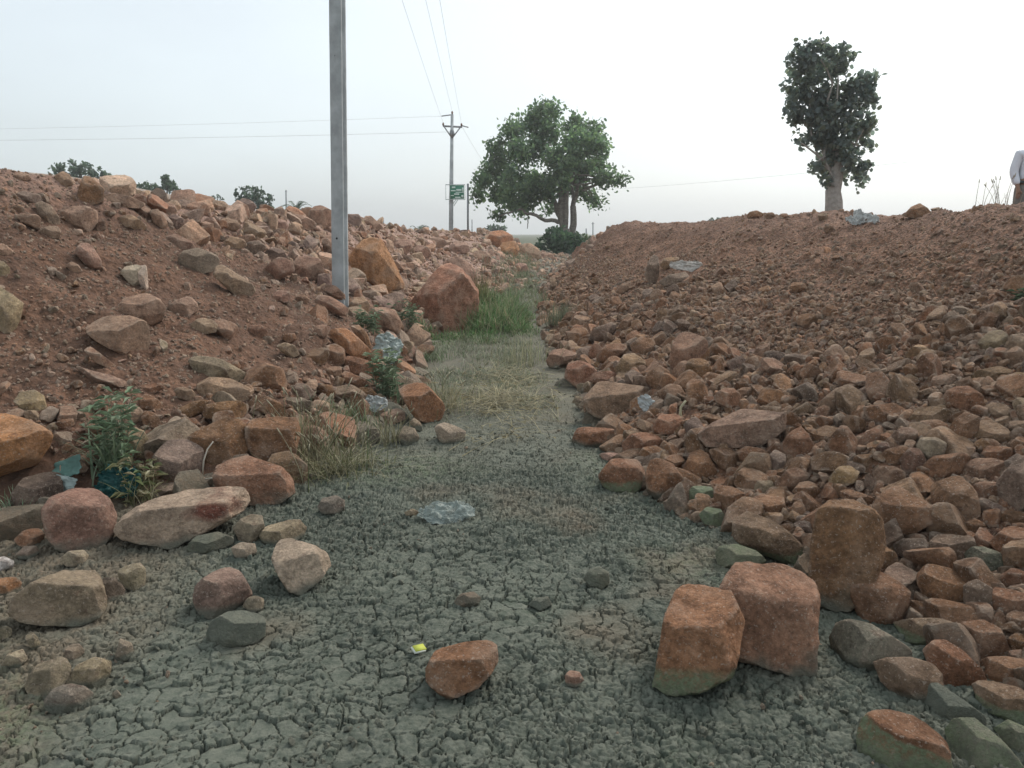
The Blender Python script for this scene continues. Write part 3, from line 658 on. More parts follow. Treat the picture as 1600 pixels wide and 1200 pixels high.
brown;;1370,530 1385,520 1400,522 1400,530 1385,538;;
brown;;1414,337 1425,323 1436,318 1448,326 1457,338 1435,341;;dome-shaped brown rock sitting on the skyline of the heap beyond the lone small tree
brown;;1164,341 1172,331 1182,329 1192,334 1190,342;;
brown;;1193,340 1199,332 1207,332 1213,338 1205,343;;
brown;;1216,340 1220,334 1228,333 1234,339 1224,342;;
orange;;760,375 768,362 785,360 800,368 803,385 790,393 770,392;;orange rock on the far end of the pole-side bank, before the low dark bush
orange;;778,392 785,378 805,377 812,390 805,402 785,403;;
pinkd;;805,398 812,383 828,380 842,390 846,402 830,410 812,408;;
tan;;822,418 832,410 845,411 850,420 838,425;;
pinkd;;838,402 848,394 862,396 868,405 855,410;;
pinkd;;800,420 808,411 822,412 826,422 812,427;;
pinkd;;700,388 712,376 730,380 735,392 720,398 704,396;;
pinkd;;640,395 652,383 668,386 676,398 660,405 645,402;;
pinkd;;664,382 672,372 690,370 700,380 690,388 672,388;;
pinkd;;735,405 742,392 760,392 770,402 762,412 744,412;;
pinkd;;610,390 620,375 638,372 645,385 635,397 618,398;;
pinkd;;420,352 432,342 446,345 450,355 440,362 424,360;;
pinkd;;395,352 405,345 416,350 414,360 400,362;;
pinkd;;340,350 352,341 370,345 376,355 362,362 345,360;;
pinkd;;350,378 362,370 380,374 385,384 370,390 354,386;;
greyr;;415,395 425,386 442,390 448,402 434,408 420,404;;
pinkd;;310,352 320,345 333,350 333,360 318,363;;
pinkr;;436,420 444,412 456,416 456,428 444,432;;
'''
COL = {'brown': (.235, .13, .076), 'redb': (.25, .13, .076), 'red': (.30, .15, .085), 'redd': (.31, .165, .105), 'orange': (.40, .205, .105), 'tan': (.32, .225, .158),
       'tanr': (.30, .20, .14), 'tanb': (.27, .175, .115), 'tanm': (.31, .265, .19), 'pinkd': (.36, .232, .172), 'pinkr': (.30, .182, .13), 'greyr': (.26, .185, .155),
       'greyt': (.27, .21, .16), 'greyb': (.19, .135, .105), 'greym': (.2, .185, .145), 'yell': (.32, .25, .16), 'yellb': (.29, .205, .105), 'yellm': (.26, .22, .14),
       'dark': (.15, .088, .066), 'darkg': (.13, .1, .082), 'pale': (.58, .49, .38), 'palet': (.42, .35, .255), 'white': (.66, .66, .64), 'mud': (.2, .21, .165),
       'mudr': (.18, .18, .15), 'browng': (.2, .14, .095), 'redblk': (.28, .148, .088), 'pinkblk': (.28, .165, .11)}
COLW = {'brown': 'brown', 'redb': 'reddish', 'red': 'red', 'redd': 'red', 'orange': 'orange', 'tan': 'tan', 'tanr': 'pale tan', 'tanb': 'tan-brown', 'tanm': 'dusty tan', 'pinkd': 'dusty pink',
        'pinkr': 'pinkish', 'greyr': 'mauve-grey', 'greyt': 'greyish', 'greyb': 'grey-brown', 'greym': 'grey', 'yell': 'yellowish', 'yellb': 'yellow-brown', 'yellm': 'olive',
        'dark': 'dark brown', 'darkg': 'dark', 'pale': 'cream', 'palet': 'pale tan', 'white': 'white', 'mud': 'mud-grey', 'mudr': 'grey-green', 'browng': 'brown', 'redblk': 'red', 'pinkblk': 'pinkish'}

ICO = {}
def ico(n):
    if n not in ICO:
        bm = bmesh.new(); bmesh.ops.create_icosphere(bm, subdivisions=n, radius=1)
        bm.verts.ensure_lookup_table()
        ICO[n] = (np.array([v.co[:] for v in bm.verts]), np.array([[v.index for v in f.verts] for f in bm.faces])); bm.free()
    return ICO[n]
def faceted(U, planes, p):
    """radius factor along directions U of a convex body bounded by planes (normal, distance), edges rounded by power p"""
    nrm = np.array([a for a, _ in planes]); d = np.array([b for _, b in planes])
    q = np.maximum(U @ nrm.T, 0) / d
    return np.maximum((q ** p).sum(1), 1e-12) ** (-1 / p)
def rough_up(V, seed, size, amt=1.0):
    """weathering: broad warps, ledges along a bedding direction, pits"""
    P = V / size
    o = np.array([seed * 3.7 % 91, seed * 5.3 % 83, seed * 1.9 % 77])
    n = 1 + amt * (.10 * fbm(P * 1.6 + o, 3, 2) + .05 * fbm(P * 5 + o, 3, 4) + .022 * fbm(P * 15 + o, 3, 6) - .045 * np.maximum(0, fbm(P * 3.3 + o, 2, 9) - .25))
    led = fbm(P * 2.4 + o * 2, 2, 12); led = (np.round(led * 5) / 5 - led)
    return V * (n + amt * .06 * led)[:, None]
def unit(v): v = np.asarray(v, float); return v / np.linalg.norm(v)

def chip(V, rg, n, lo, hi, size, seed):
    """knock flat faces off a body, each a clean break with a slightly uneven surface"""
    c = V.mean(0); W = V - c
    for k in range(n):
        a = rg.normal(size=3); a /= np.linalg.norm(a); q = W @ a; d = q.max() * rg.uniform(lo, hi)
        W = W - np.outer(np.maximum(q - d, 0) * .94, a)
    P = W / size + seed * 1.3
    return c + W * (1 + .02 * fbm(P * 6, 3, 14) + .014 * fbm(P * 17, 3, 15))[:, None]
def hero_rock(outl, dh, seed, sub, blocky, crag=0, grow_=1.05):
    """body from an outline (x right, y up, metres, seen along the sight line) with half depth dh; z faces the viewer"""
    rg = np.random.RandomState(seed)
    c = outl.mean(0); O = outl - c; n = len(O); planes = []
    area = .5 * sum(O[i][0] * O[(i + 1) % n][1] - O[(i + 1) % n][0] * O[i][1] for i in range(n))
    if area < 0: O = O[::-1]
    ext = np.abs(O).max(0)
    for i in range(n):
        a, b = O[i], O[(i + 1) % n]; e = b - a
        if np.hypot(*e) < 1e-6: continue
        nn = np.array([e[1], -e[0]]) / np.hypot(*e); d = max(nn @ a, .18 * ext.min())
        planes.append((np.array([nn[0], nn[1], 0]), d))
        if rg.rand() < .6:                                     # broken edge between rim and face
            t = R(rg.uniform(22, 52)); planes.append((np.array([nn[0] * math.cos(t), nn[1] * math.cos(t), math.sin(t)]), math.cos(t) * d + math.sin(t) * dh * rg.uniform(.15, .55)))
        t = R(rg.uniform(15, 45)); planes.append((np.array([nn[0] * math.cos(t), nn[1] * math.cos(t), -math.sin(t)]), math.cos(t) * d + math.sin(t) * dh * rg.uniform(.3, .8)))
    # top and front faces
    if blocky:
        planes = [q for q in planes if abs(q[0][2]) < 1e-6 or q[0][2] < 0]
        nn = unit([rg.uniform(-.05, .05), 1.3 * dh, (1 - blocky) * ext[1]]); planes.append((nn, nn[1] * blocky * ext[1] + nn[2] * .95 * dh))
        planes.append((unit([.75, .1, .65]), .95 * (.75 * ext[0] + .65 * dh) * .8))
        planes.append((unit([rg.uniform(-.1, .1), -.12, 1]), dh * .95))
    else:
        t = R(rg.uniform(25, 50)); planes.append((unit([rg.uniform(-.3, .3), math.cos(t), math.sin(t)]), rg.uniform(.38, .62) * (ext[1] * math.cos(t) * .85 + dh * math.sin(t))))
        planes.append((unit([rg.uniform(.2, .8), rg.uniform(-.35, .1), 1]), dh * rg.uniform(.6, .85)))
        planes.append((unit([rg.uniform(-.8, -.2), rg.uniform(-.35, .1), 1]), dh * rg.uniform(.6, .85)))
    planes.append((np.array([0, 0, 1.]), dh)); planes.append((np.array([0, 0, -1.]), dh))
    U, F = ico(sub)
    U = U * np.array([ext[0], ext[1], dh])
    V = U * faceted(U, planes, 70 if blocky else rg.choice([30, 50, 90]))[:, None]
    V = rough_up(V, seed, math.sqrt(ext[0] * ext[1]), .4 + .5 * crag + (.2 if blocky else 0))
    V = chip(V * grow_, rg, 9 if blocky else 11, .88 if blocky else .84, .985, math.sqrt(ext[0] * ext[1]), seed)
    V[:, :2] += c
    return V, F

cp_, sp_ = math.cos(PITCH), math.sin(PITCH)
rocks, placed = [], []
for i, line in enumerate(l for l in ROCK_TXT.strip().split('\n')):
    col, fl, pts, short, label = line.split(';')
    P = np.array([[float(t) for t in q.split(',')] for q in pts.split()])
    lo, hi = P.min(0), P.max(0); cx, cy = (lo + hi) / 2; wpx, hpx = hi - lo
    hit = None
    for k in range(60):
        hit = ground_hit(cx, min(1195, hi[1] - .06 * hpx) + k * 2)
        if hit: break
    D = cp_ * hit.y - sp_ * (hit.z - CAM_H)                     # depth along the camera axis
    wm, hm = wpx * D / FPX, hpx * D / FPX
    dh = .5 * math.sqrt(wm * hm) * random.Random(i).uniform(.75, 1.0); dh = min(dh, .75 * max(wm, hm) / 2 + .1 * wm)
    D += dh * .55
    # frame of the sight line to the rock's middle
    f = np.array(ray_dir(cx, cy).normalized()); rgt = unit(np.cross(f, [0, 0, 1])); up = np.cross(rgt, f)
    dist = D / (cp_ * f[1] - sp_ * f[2]); ctr = np.array(EYE) + f * dist
    O = np.stack([(P[:, 0] - cx) * dist / FPX * np.cos(0), (cy - P[:, 1]) * dist / FPX], 1)
    # pixels off the axis are stretched: undo it
    O *= np.array([f @ np.array([0, cp_, -sp_])] * 2) ** 1.0
    O[:, 0] *= 1 / max(.75, math.sqrt(1 - (f[0]) ** 2)) ** 0
    mx = max(wpx, hpx)
    sub = 6 if mx > 125 else 5 if mx > 55 else 4 if mx > 20 else 3
    blk = {'redblk': .16, 'pinkblk': .1}.get(col, 0)
    kf = next((int(fl[q + 1]) for q in range(len(fl) - 1) if fl[q] == 'k'), 0); blk = blk or kf / 10 * .9
    V, F = hero_rock(O, dh, 100 + i, sub, blk, 'c' in fl, 1.05 - .75 * dh / dist + .07 * ('c' in fl))
    Wd = ctr + V[:, :1] * rgt + V[:, 1:2] * up - V[:, 2:3] * f
    rocks.append(dict(i=i, col=col, fl=fl, short=short, label=label, cx=cx, cy=cy, w=wpx, h=hpx, ctr=ctr, r=.5 * math.sqrt(wm * hm), size=max(wm, hm), V=Wd, F=F))
    placed.append((*ctr, .5 * math.sqrt(wm * hm)))
for u, v, q in ((180, 740, .16), (195, 782, .2), (112, 760, .16), (606, 560, .18), (588, 646, .12), (500, 725, .2), (1010, 632, .1), (1066, 645, .1), (1070, 430, .3)):
    h_ = ground_hit(u, v); placed.append((h_.x, h_.y - .1, h_.z + .05, q))          # room for the weeds and litter
placed = np.array(placed)

# labels for rocks without one of their own: placed by a landmark rock one can find
lands = [r for r in rocks if r['short']]
used = set(r['label'] for r in rocks if r['label'])
def rel(r, L):
    dx, dy = r['cx'] - L['cx'], r['cy'] - L['cy']
    bank = r['cx'] > 830
    if abs(dy) > abs(dx) * 1.0: return 'above' if dy < 0 else 'below'
    toward = (dx < 0) if bank else (dx > 0)
    return 'on the ditch side of' if toward else 'on the far side, away from the ditch, of'
for r in rocks:
    if r['label']: continue
    asp = r['w'] / r['h']; s = r['size']
    sz = 'tiny' if s < .09 else 'small' if s < .2 else 'medium' if s < .45 else 'large'
    shp = 'flattish' if asp > 1.75 else 'upright' if asp < .85 else 'blunt'
    nm = f"{sz} {shp} {COLW[r['col']]} rock"
    near_ = sorted(lands, key=lambda L: math.hypot(r['cx'] - L['cx'], 1.2 * (r['cy'] - L['cy'])))[:4]
    cand = []
    for k, L in enumerate(near_):
        rr = rel(r, L)
        if rr.startswith('on the far'): cand.append(f"{nm} just uphill of the {L['short']}") if abs(r['cx'] - L['cx']) < 160 else None
        else: cand.append(f"{nm} {'just ' if k == 0 and rr in ('above', 'below') else ''}{rr} the {L['short']}")
    cand += [f"{nm} somewhere near the {L['short']}" for L in near_]
    ok = [c for c in cand if c not in used and len(c.split()) <= 16]
    lab = ok[0] if ok else f"{nm} near the {near_[0]['short']}"
    used.add(lab); r['label'] = lab

def weather(V, col, fl, seed):
    z0 = V[:, 2].min(); z0 = max(z0, .01) if z0 < .1 else z0; hgt = (V[:, 2] - z0); H = hgt.max()
    n = fbm(V * 9 + seed, 3, 71)
    moss = np.zeros(len(V)); mud = np.zeros(len(V))
    if 'gg' in fl: moss = np.clip((.72 * H - hgt + .35 * H * n - .25 * (V[:, 0] - V[:, 0].mean())) / (.1 * H), 0, 1)
    elif 'g' in fl: moss = np.clip((.36 * H - hgt + .16 * H * n) / (.12 * H), 0, 1)
    if 'G' in fl: moss = np.clip(.75 + n * 1.2, .35, 1); mud += .3
    if 'm' in fl or 'g' in fl: mud = np.clip((.28 * H - hgt + .3 * H * n) / (.3 * H), 0, .85)
    if 'M' in fl: mud = np.clip(.75 + .8 * n, 0, 1)
    return moss, mud
RGRP_L, RGRP_R = 'rocks on the pole-side bank', 'rocks of the rubble heap opposite the pole'
for r in rocks:
    V = r['V']; base = Vector((r['ctr'][0], r['ctr'][1], V[:, 2].min()))
    moss, mud = weather(V, r['col'], r['fl'], r['i'])
    jit = random.Random(r['i']); k = jit.uniform(.88, 1.12)
    t = np.array(COL[r['col']]) * k * np.array([1, jit.uniform(.95, 1.05), jit.uniform(.93, 1.07)])
    if r['cx'] < 500 and r['col'] == 'tanr': t = np.array((.40, .31, .24))
    tint = np.tile(t, (len(V), 1))
    if r['col'] == 'tanr' and r['cy'] > 780 and r['cx'] < 500:      # dark red scar on the flat tan boulder
        sc_ = np.clip(1 - np.hypot((V[:, 0] - r['ctr'][0] - .17) / .12, (V[:, 2] - r['ctr'][2] - .07) / .06) + .5 * fbm(V * 12, 3, 5), 0, 1)[:, None]
        tint = tint * (1 - np.clip(sc_ * 2, 0, 1)) + np.array((.19, .075, .055)) * np.clip(sc_ * 2, 0, 1)
    o = mesh_obj('boulder' if r['size'] > .5 else 'rock', V, r['F'], M_ROCK, smooth=True, sharp=24, attrs={'tint': tint, 'moss': moss, 'mudc': mud}, loc=base)
    tagp(o, r['label'], 'boulder' if r['size'] > .5 else 'rock', RGRP_R if r['cx'] > 845 else RGRP_L)

# ------------------------------------------------------------------ uncounted rubble and gravel between them
rng = np.random.RandomState(5)
VAR = {}
def variant(k, sub):
    if (k, sub) not in VAR:
        rg = np.random.RandomState(900 + k); U, F = ico(sub)
        pl = []
        sc_ = np.array([1, rg.uniform(.45, .95), rg.uniform(.28, .8)])
        for ax in range(3):                                     # a broken block: three pairs of uneven faces
            for sg in (-1, 1):
                n_ = np.eye(3)[ax] * sg + rg.normal(size=3) * .28; pl.append((unit(n_), rg.uniform(.62, .95)))
        V = U * np.minimum(faceted(U, pl, 120), 1.3)[:, None] * sc_
        V = rough_up(V, 50 + k, 1.0, .35)
        V = chip(V, rg, 7, .66, .93, 1.0, k)
        VAR[(k, sub)] = (V, F)
    return VAR[(k, sub)]
def rot_mats(n, rg, tilt=1.0):
    q = rg.normal(size=(n, 4)); q[:, 1:3] *= tilt; q /= np.linalg.norm(q, axis=1)[:, None]
    a, b, c, d = q.T
    return np.stack([1 - 2 * (c * c + d * d), 2 * (b * c - a * d), 2 * (b * d + a * c), 2 * (b * c + a * d), 1 - 2 * (b * b + d * d), 2 * (c * d - a * b), 2 * (b * d - a * c), 2 * (c * d + a * b), 1 - 2 * (b * b + c * c)], 1).reshape(-1, 3, 3)
def scatter(name, pos, size, sub, tint, mud=None, tilt=.6, label=None, moss=None):
    n = len(pos); kk = rng.randint(0, 18, n); Rm = rot_mats(n, rng, tilt)
    Vs, Fs, Ts, Ms, Gs, off = [], [], [], [], [], 0
    for k in range(18):
        idx = np.where(kk == k)[0]
        if not len(idx): continue
        V, F = variant(k, sub); m = len(V)
        W = np.einsum('nij,vj->nvi', Rm[idx], V) * (size[idx, None, None] * .5) + pos[idx, None]
        Vs.append(W.reshape(-1, 3)); Fs.append((F[None] + (np.arange(len(idx)) * m)[:, None, None] + off).reshape(-1, 3)); off += m * len(idx)
        Ts.append(np.repeat(tint[idx], m, 0)); Ms.append(np.repeat((mud if mud is not None else np.zeros(n))[idx], m)); Gs.append(np.repeat((moss if moss is not None else np.zeros(n))[idx], m))
    o = mesh_obj(name, np.concatenate(Vs), np.concatenate(Fs), M_ROCK, smooth=True, sharp=24 if sub > 2 else 15, attrs={'tint': np.concatenate(Ts), 'mudc': np.concatenate(Ms), 'moss': np.concatenate(Gs)})
    return tagp(o, label, kind='stuff')
def to_px(P):
    d = P - np.array(EYE); z = d[:, 1] * cp_ - d[:, 2] * sp_; y = d[:, 1] * sp_ + d[:, 2] * cp_
    return 800 + FPX * d[:, 0] / z, 600 - FPX * y / z, z
def sample_bank(V, nT, ns, n0, n1, n):
    """random places on a bank face, weighted by area; returns position and height fraction"""
    G = V.reshape(nT, ns, 3)[n0:n0 + n1 + 8]
    a = np.linalg.norm(np.cross(G[1:, :-1] - G[:-1, :-1], G[:-1, 1:] - G[:-1, :-1]), axis=2)
    cen = G[:-1, :-1]; dist = np.hypot(cen[..., 0], cen[..., 1])
    u, v, z = to_px(cen.reshape(-1, 3)); vis = ((u > -300) & (u < 2050) & (v < 1480) & (z > 1)).reshape(a.shape)
    wgt = (a * vis / np.maximum(dist, 2.5) ** 1.5).ravel(); cdf = np.cumsum(wgt); cdf /= cdf[-1]
    k = np.searchsorted(cdf, rng.rand(n)); r_, c_ = np.divmod(k, a.shape[1])
    fr, fc = rng.rand(n)[:, None], rng.rand(n)[:, None]
    p = G[r_, c_] * (1 - fr) * (1 - fc) + G[r_ + 1, c_] * fr * (1 - fc) + G[r_, c_ + 1] * (1 - fr) * fc + G[r_ + 1, c_ + 1] * fr * fc
    return p, (r_ + fr[:, 0]) / n1
def thin(pos, size, k_self, k_hero):
    """drop pieces that sink into the counted rocks or into each other"""
    if not len(pos): return np.zeros(0, int)
    keep = np.ones(len(pos), bool)
    for q in placed: keep &= np.linalg.norm(pos - q[:3], axis=1) > q[3] * k_hero + size * .25
    if k_self:
        order = np.argsort(-size); grid = {}; cell = size.max(); good = []
        for i in order:
            if not keep[i]: continue
            c = tuple((pos[i] // cell).astype(int)); ok = True
            for dx in (-1, 0, 1):
                for dy in (-1, 0, 1):
                    for dz in (-1, 0, 1):
                        for j in grid.get((c[0] + dx, c[1] + dy, c[2] + dz), ()):
                            if np.linalg.norm(pos[i] - pos[j]) < k_self * .5 * (size[i] + size[j]): ok = False; break
                        if not ok: break
                    if not ok: break
                if not ok: break
            if ok: grid.setdefault(c, []).append(i); good.append(i)
        return np.array(good, int)
    return np.where(keep)[0]
def tints(n, base, var=.18):
    b = np.array(base)[rng.randint(0, len(base), n)]
    return b * (1 + var * rng.normal(size=(n, 1))).clip(.55, 1.5) * (1 + .022 * rng.normal(size=(n, 3)))
BROWNS = [COL['brown'], COL['brown'], COL['brown'], COL['redb'], COL['tanb'], COL['tanb'], COL['greyb']]
PINKS = [(.40, .26, .195), (.41, .265, .19), (.45, .31, .24), (.31, .225, .185), (.39, .285, .2), (.31, .165, .105)]
# heap: big at the toe, fine near the crest
def heap(n, lo, hi, tmax, sub, ks, lab, sink=.1):
    p, t = sample_bank(RV_, nTr, 640, 6, 330, n)
    rough_band = t + .32 * fbm(p * .8, 3, 81) + .05 * (p[:, 1] - 5) * (p[:, 1] > 9) * .15
    ok = rng.rand(n) < np.maximum(np.clip((tmax - rough_band) / .22, 0, 1), (.12 if hi < .15 else .025) * (t > .4)); p, t = p[ok], t[ok]
    s = (lo + (hi - lo) * rng.rand(len(p)) ** 2.3) * np.clip(1.1 - .45 * t, .5, 1.1)
    k = thin(p, s, ks, .85); p, s = p[k], s[k]
    p[:, 2] += s * sink
    mud = np.clip((.06 - p[:, 2]) / .1, 0, 1) * .8
    tn = tints(len(p), BROWNS) if lo > .03 else np.where((rng.rand(len(p)) < .8)[:, None], tints(len(p), [(.20, .112, .07), (.235, .135, .088), (.17, .094, .06)], .1), tints(len(p), BROWNS))
    scatter('rubble', p, s, sub, tn, mud, label=lab)
heap(14000, .09, .27, .46, 4, .74, 'tightly packed fist-sized and larger brown rubble on the lower heap', .12)
heap(38000, .045, .12, .85, 3, .62, 'packed smaller brown rubble of the heap', .12)
heap(85000, .012, .042, 1.9, 2, 0, 'fine brown rubble strewn over the heap', .1)
# pole-side bank
def stony(n, lo, hi, sub, ks, dens, lab, base, sink=.05):
    p, t = sample_bank(LV_, nTl, 680, 6, 330, n)
    ok = rng.rand(n) < dens(p, t); p, t = p[ok], t[ok]
    s = lo + (hi - lo) * rng.rand(len(p)) ** 2
    k = thin(p, s, ks, .85); p, s = p[k], s[k]; p[:, 2] += s * sink
    far = np.clip((p[:, 1] + 1.2 * p[:, 2] - 9.5) / 3, 0, 1)
    T = np.where((rng.rand(len(p)) < .15 + .8 * far)[:, None], tints(len(p), PINKS), tints(len(p), base))
    mud = np.clip((.12 - p[:, 2]) / .12, 0, 1) * .8 * (p[:, 1] < 12)
    scatter('rubble', p, s, sub, T, mud, label=lab)
def far_l(p): return np.clip((p[:, 1] - 9.2 + .5 * (p[:, 2] - 1)) / 2.5, 0, 1)
def d_big(p, t): return np.clip(far_l(p) * .95 + .55 * np.clip((.22 - t) / .1, 0, 1) + .015 * (t < .9), 0, 1)
def d_mid(p, t): return np.clip(far_l(p) + .7 * np.clip((.27 - t) / .12, 0, 1) + .06 + .2 * (t > .8), 0, 1)
def d_all(p, t): return np.clip(.75 + .6 * fbm(p * 1.5, 3, 91), .2, 1)
stony(3000, .14, .42, 4, .72, d_big, 'tumbled pinkish stones covering the pole-side bank', [COL['brown'], COL['tan'], COL['pinkr'], COL['greyt']], .12)
stony(10500, .06, .14, 3, .6, d_mid, 'smaller stones between the rocks of the pole-side bank', [COL['brown'], COL['pinkr'], COL['greyt'], COL['redb']], .12)
stony(30000, .014, .05, 2, 0, d_all, 'gravel scattered in the soil of the pole-side bank', [COL['brown'], COL['dark'], COL['dark'], COL['dark'], COL['brown'], COL['tan']], .05)
# stones closing off the far end of the ditch
n = 900
x = rng.uniform(-1.2, 2.6, n); y = rng.uniform(21, 41, n); s = .07 + .3 * rng.rand(n) ** 2.2
p = np.stack([x, y, np.array([down(a, b) for a, b in zip(x, y)]) + s * .1], 1); k = thin(p, s, .6, .8); p, s = p[k], s[k]
scatter('rubble', p, s, 3, tints(len(p), PINKS + [COL['mudr'], COL['greym']]), label='pinkish stones closing off the far end of the ditch')
# pebbles and crumbs on the mud
n = 9000
x = rng.uniform(-2.6, 1.5, n); y = 1.9 + 7 * rng.rand(n) ** 1.3
ok = fbm(np.stack([x, y, 0 * x], 1) * 1.4, 3, 95) + .35 * np.exp(-((y - 4.4) / .9) ** 2) > rng.uniform(-.25, .5, n); x, y = x[ok], y[ok]; n = len(x)
s = .008 + .03 * rng.rand(n) ** 2.6
p = np.stack([x, y, s * .2], 1); k = thin(p, s, 0, 1.0); p, s = p[k], s[k]
side = rng.rand(len(p)) < np.clip((-p[:, 0] - 1.2) / .6, .05, .8)
scatter('gravel', p, s, 2, np.where(side[:, None], tints(len(p), [COL['tanm'], COL['brown']]), tints(len(p), [COL['mud'], COL['mudr']])), np.where(side, .3, .9), label='pebbles and mud crumbs lying on the cracked ditch floor')
# ------------------------------------------------------------------ trees and bushes
def leaf_cards(cen, size, rg, tint, up=.35, aspect=.62):
    """many small folded leaves (two triangles pairs each) round the given centres"""
    n = len(cen); nrm = rg.normal(size=(n, 3)); nrm[:, 2] += up; nrm /= np.linalg.norm(nrm, axis=1)[:, None]
    a = np.cross(nrm, rg.normal(size=(n, 3))); a /= np.linalg.norm(a, axis=1)[:, None]; b = np.cross(nrm, a)
    L = size[:, None] * .5; W = L * aspect; dn = -nrm * W * .28
    V = np.stack([cen - a * L, cen - a * L * .35 + b * W * .9 + dn, cen + a * L * .4 + b * W * .8 + dn, cen + a * L * 1.05 - nrm * L * .2, cen + a * L * .4 - b * W * .8 + dn, cen - a * L * .35 - b * W * .9 + dn], 1).reshape(-1, 3)
    k = np.arange(n)[:, None] * 6
    return V, np.concatenate([k + np.array([t_]) for t_ in ((0, 1, 2), (0, 2, 3), (0, 3, 4), (0, 4, 5))]), np.repeat(tint, 6, 0)
def blob_points(n, c, r, rg, sq=(1, 1, 1), shell=.45):
    d = rg.normal(size=(n, 3)); d /= np.linalg.norm(d, axis=1)[:, None]
    rad = r * (shell + (1 - shell) * rg.rand(n)) ** .7 * (1 + .27 * vnoise(d * 2.2 + np.array(c)[None] * 3.1, 3))
    return np.asarray(c) + d * rad[:, None] * np.array(sq)
def crown_mesh(name, parent, blobs, per, lsize, cols, seed, clump=0., mat=None, up=.35, aspect=.62, shell=.4):
    rg = np.random.RandomState(seed); Vs, Fs, Ts, off = [], [], [], 0
    for c, r, sq in blobs:
        n = max(12, int(per * r * r))
        p = blob_points(n, c, r, rg, sq, shell)
        if clump:                                               # leaves gather in twig-end clumps with gaps between
            m = max(6, int(n / 14)); tw = blob_points(m, c, r, rg, sq, shell)
            p = tw[rg.randint(0, m, n)] + rg.normal(size=(n, 3)) * clump
        base = np.array(cols)[rg.randint(0, len(cols), n)] * rg.uniform(.75, 1.25, (n, 1)) * rg.uniform(.85, 1.15)
        V, F, T = leaf_cards(p, lsize * rg.uniform(.6, 1.25, n), rg, base, up, aspect)
        Vs.append(V); Fs.append(F + off); Ts.append(T); off += len(V)
    return mesh_obj(name, np.concatenate(Vs), np.concatenate(Fs), mat or M_LEAF, parent, False, {'tint': np.concatenate(Ts)}, loc=parent.location)
def limb(mb, a, b, r0, r1, rg, wob=.06, n=7, sag=0.):
    a, b = np.asarray(a, float), np.asarray(b, float); t = np.linspace(0, 1, n)[:, None]; L = np.linalg.norm(b - a)
    off = rg.normal(size=(n, 3)) * wob * L; off[0] = off[-1] = 0
    off = (off + np.roll(off, 1, 0)) / 2; off[0] = 0
    p = a + (b - a) * t + off; p[:, 2] += sag * L * np.sin(t[:, 0] * math.pi)
    mb.tube(p, np.linspace(r0, r1, n), 7)
    return p
rg = np.random.RandomState(3)

# the big spreading tree beyond the ditch end
YT = 45.0
def big_px(x, y): return 640 + x / 4, 150 + y / 4
base = at(*big_px(962, 985), YT); root = empty('spreading_tree', base)
tagp(root, 'big broad-crowned green tree with forked trunk rising beyond the end of the ditch', 'tree')
BL = [(830, 120, 95), (740, 180, 78), (650, 240, 72), (870, 220, 88), (1020, 190, 75), (1150, 225, 72), (1170, 320, 82), (1050, 310, 110), (950, 390, 105), (790, 330, 90), (680, 350, 85), (560, 380, 78),
      (520, 480, 85), (450, 530, 62), (430, 610, 52), (560, 590, 85), (660, 520, 88), (770, 560, 95), (640, 660, 72), (740, 640, 75), (560, 745, 40), (690, 715, 50), (860, 610, 70), (930, 510, 85),
      (1060, 450, 95), (1170, 430, 72), (1200, 520, 55), (1310, 515, 42), (1255, 490, 34), (1030, 560, 72), (1110, 620, 55), (1165, 660, 42), (880, 690, 42), (640, 190, 40), (530, 310, 42), (900, 90, 45)]
blobs = []
for x, y, r in BL:
    c = at(*big_px(x, y), YT + rg.uniform(-2.2, 2.2)); blobs.append((np.array(c), r / 4 * YT / FPX * .84, (1, 1.1, .95)))
tr_ = MB(); f0 = np.array(at(*big_px(965, 830), YT))
limb(tr_, base - Vector((0, 0, .4)), f0, .44, .36, rg, .01)
p2 = np.array(at(*big_px(1005, 985), YT + .3)); q2 = np.array(at(*big_px(1020, 690), YT + .2)); limb(tr_, p2 - [0, 0, .4], q2, .24, .17, rg, .02)
for (x, y), r0, src in [((900, 640), .2, f0), ((935, 480), .2, f0), ((985, 560), .22, f0), ((1010, 480), .17, f0), ((1060, 520), .13, q2), ((1020, 540), .14, q2)]:
    e = np.array(at(*big_px(x, y), YT + rg.uniform(-.8, .8))); limb(tr_, src, e, r0, r0 * .55, rg, .03)
    for (c, rb, _) in sorted(blobs, key=lambda b_: np.linalg.norm(b_[0] - e))[:6]: limb(tr_, e, c, r0 * .4, .03, rg, .06)
k0 = np.array(at(*big_px(930, 790), YT)); k1 = np.array(at(*big_px(830, 770), YT - .6)); k2 = np.array(at(*big_px(700, 705), YT - 1.2)); k3 = np.array(at(*big_px(560, 750), YT - 1.5))
limb(tr_, k0, k1, .12, .1, rg, .05); limb(tr_, k1, k2, .1, .07, rg, .05); limb(tr_, k2, k3, .07, .03, rg, .05)
limb(tr_, np.array(at(*big_px(1080, 590), YT)), np.array(at(*big_px(1180, 550), YT)), .09, .07, rg, .03); limb(tr_, np.array(at(*big_px(1180, 550), YT)), np.array(at(*big_px(1310, 520), YT)), .07, .03, rg, .04)
limb(tr_, np.array(at(*big_px(745, 750), YT)), np.array(at(*big_px(735, 828), YT)), .035, .02, rg, .03)
tr_.build('trunk', M_BARK, root, loc=base)
crown_mesh('crown', root, blobs, 1500, .23, [(.10, .15, .095), (.12, .175, .1), (.08, .125, .085), (.14, .195, .105)], 11, clump=.2)

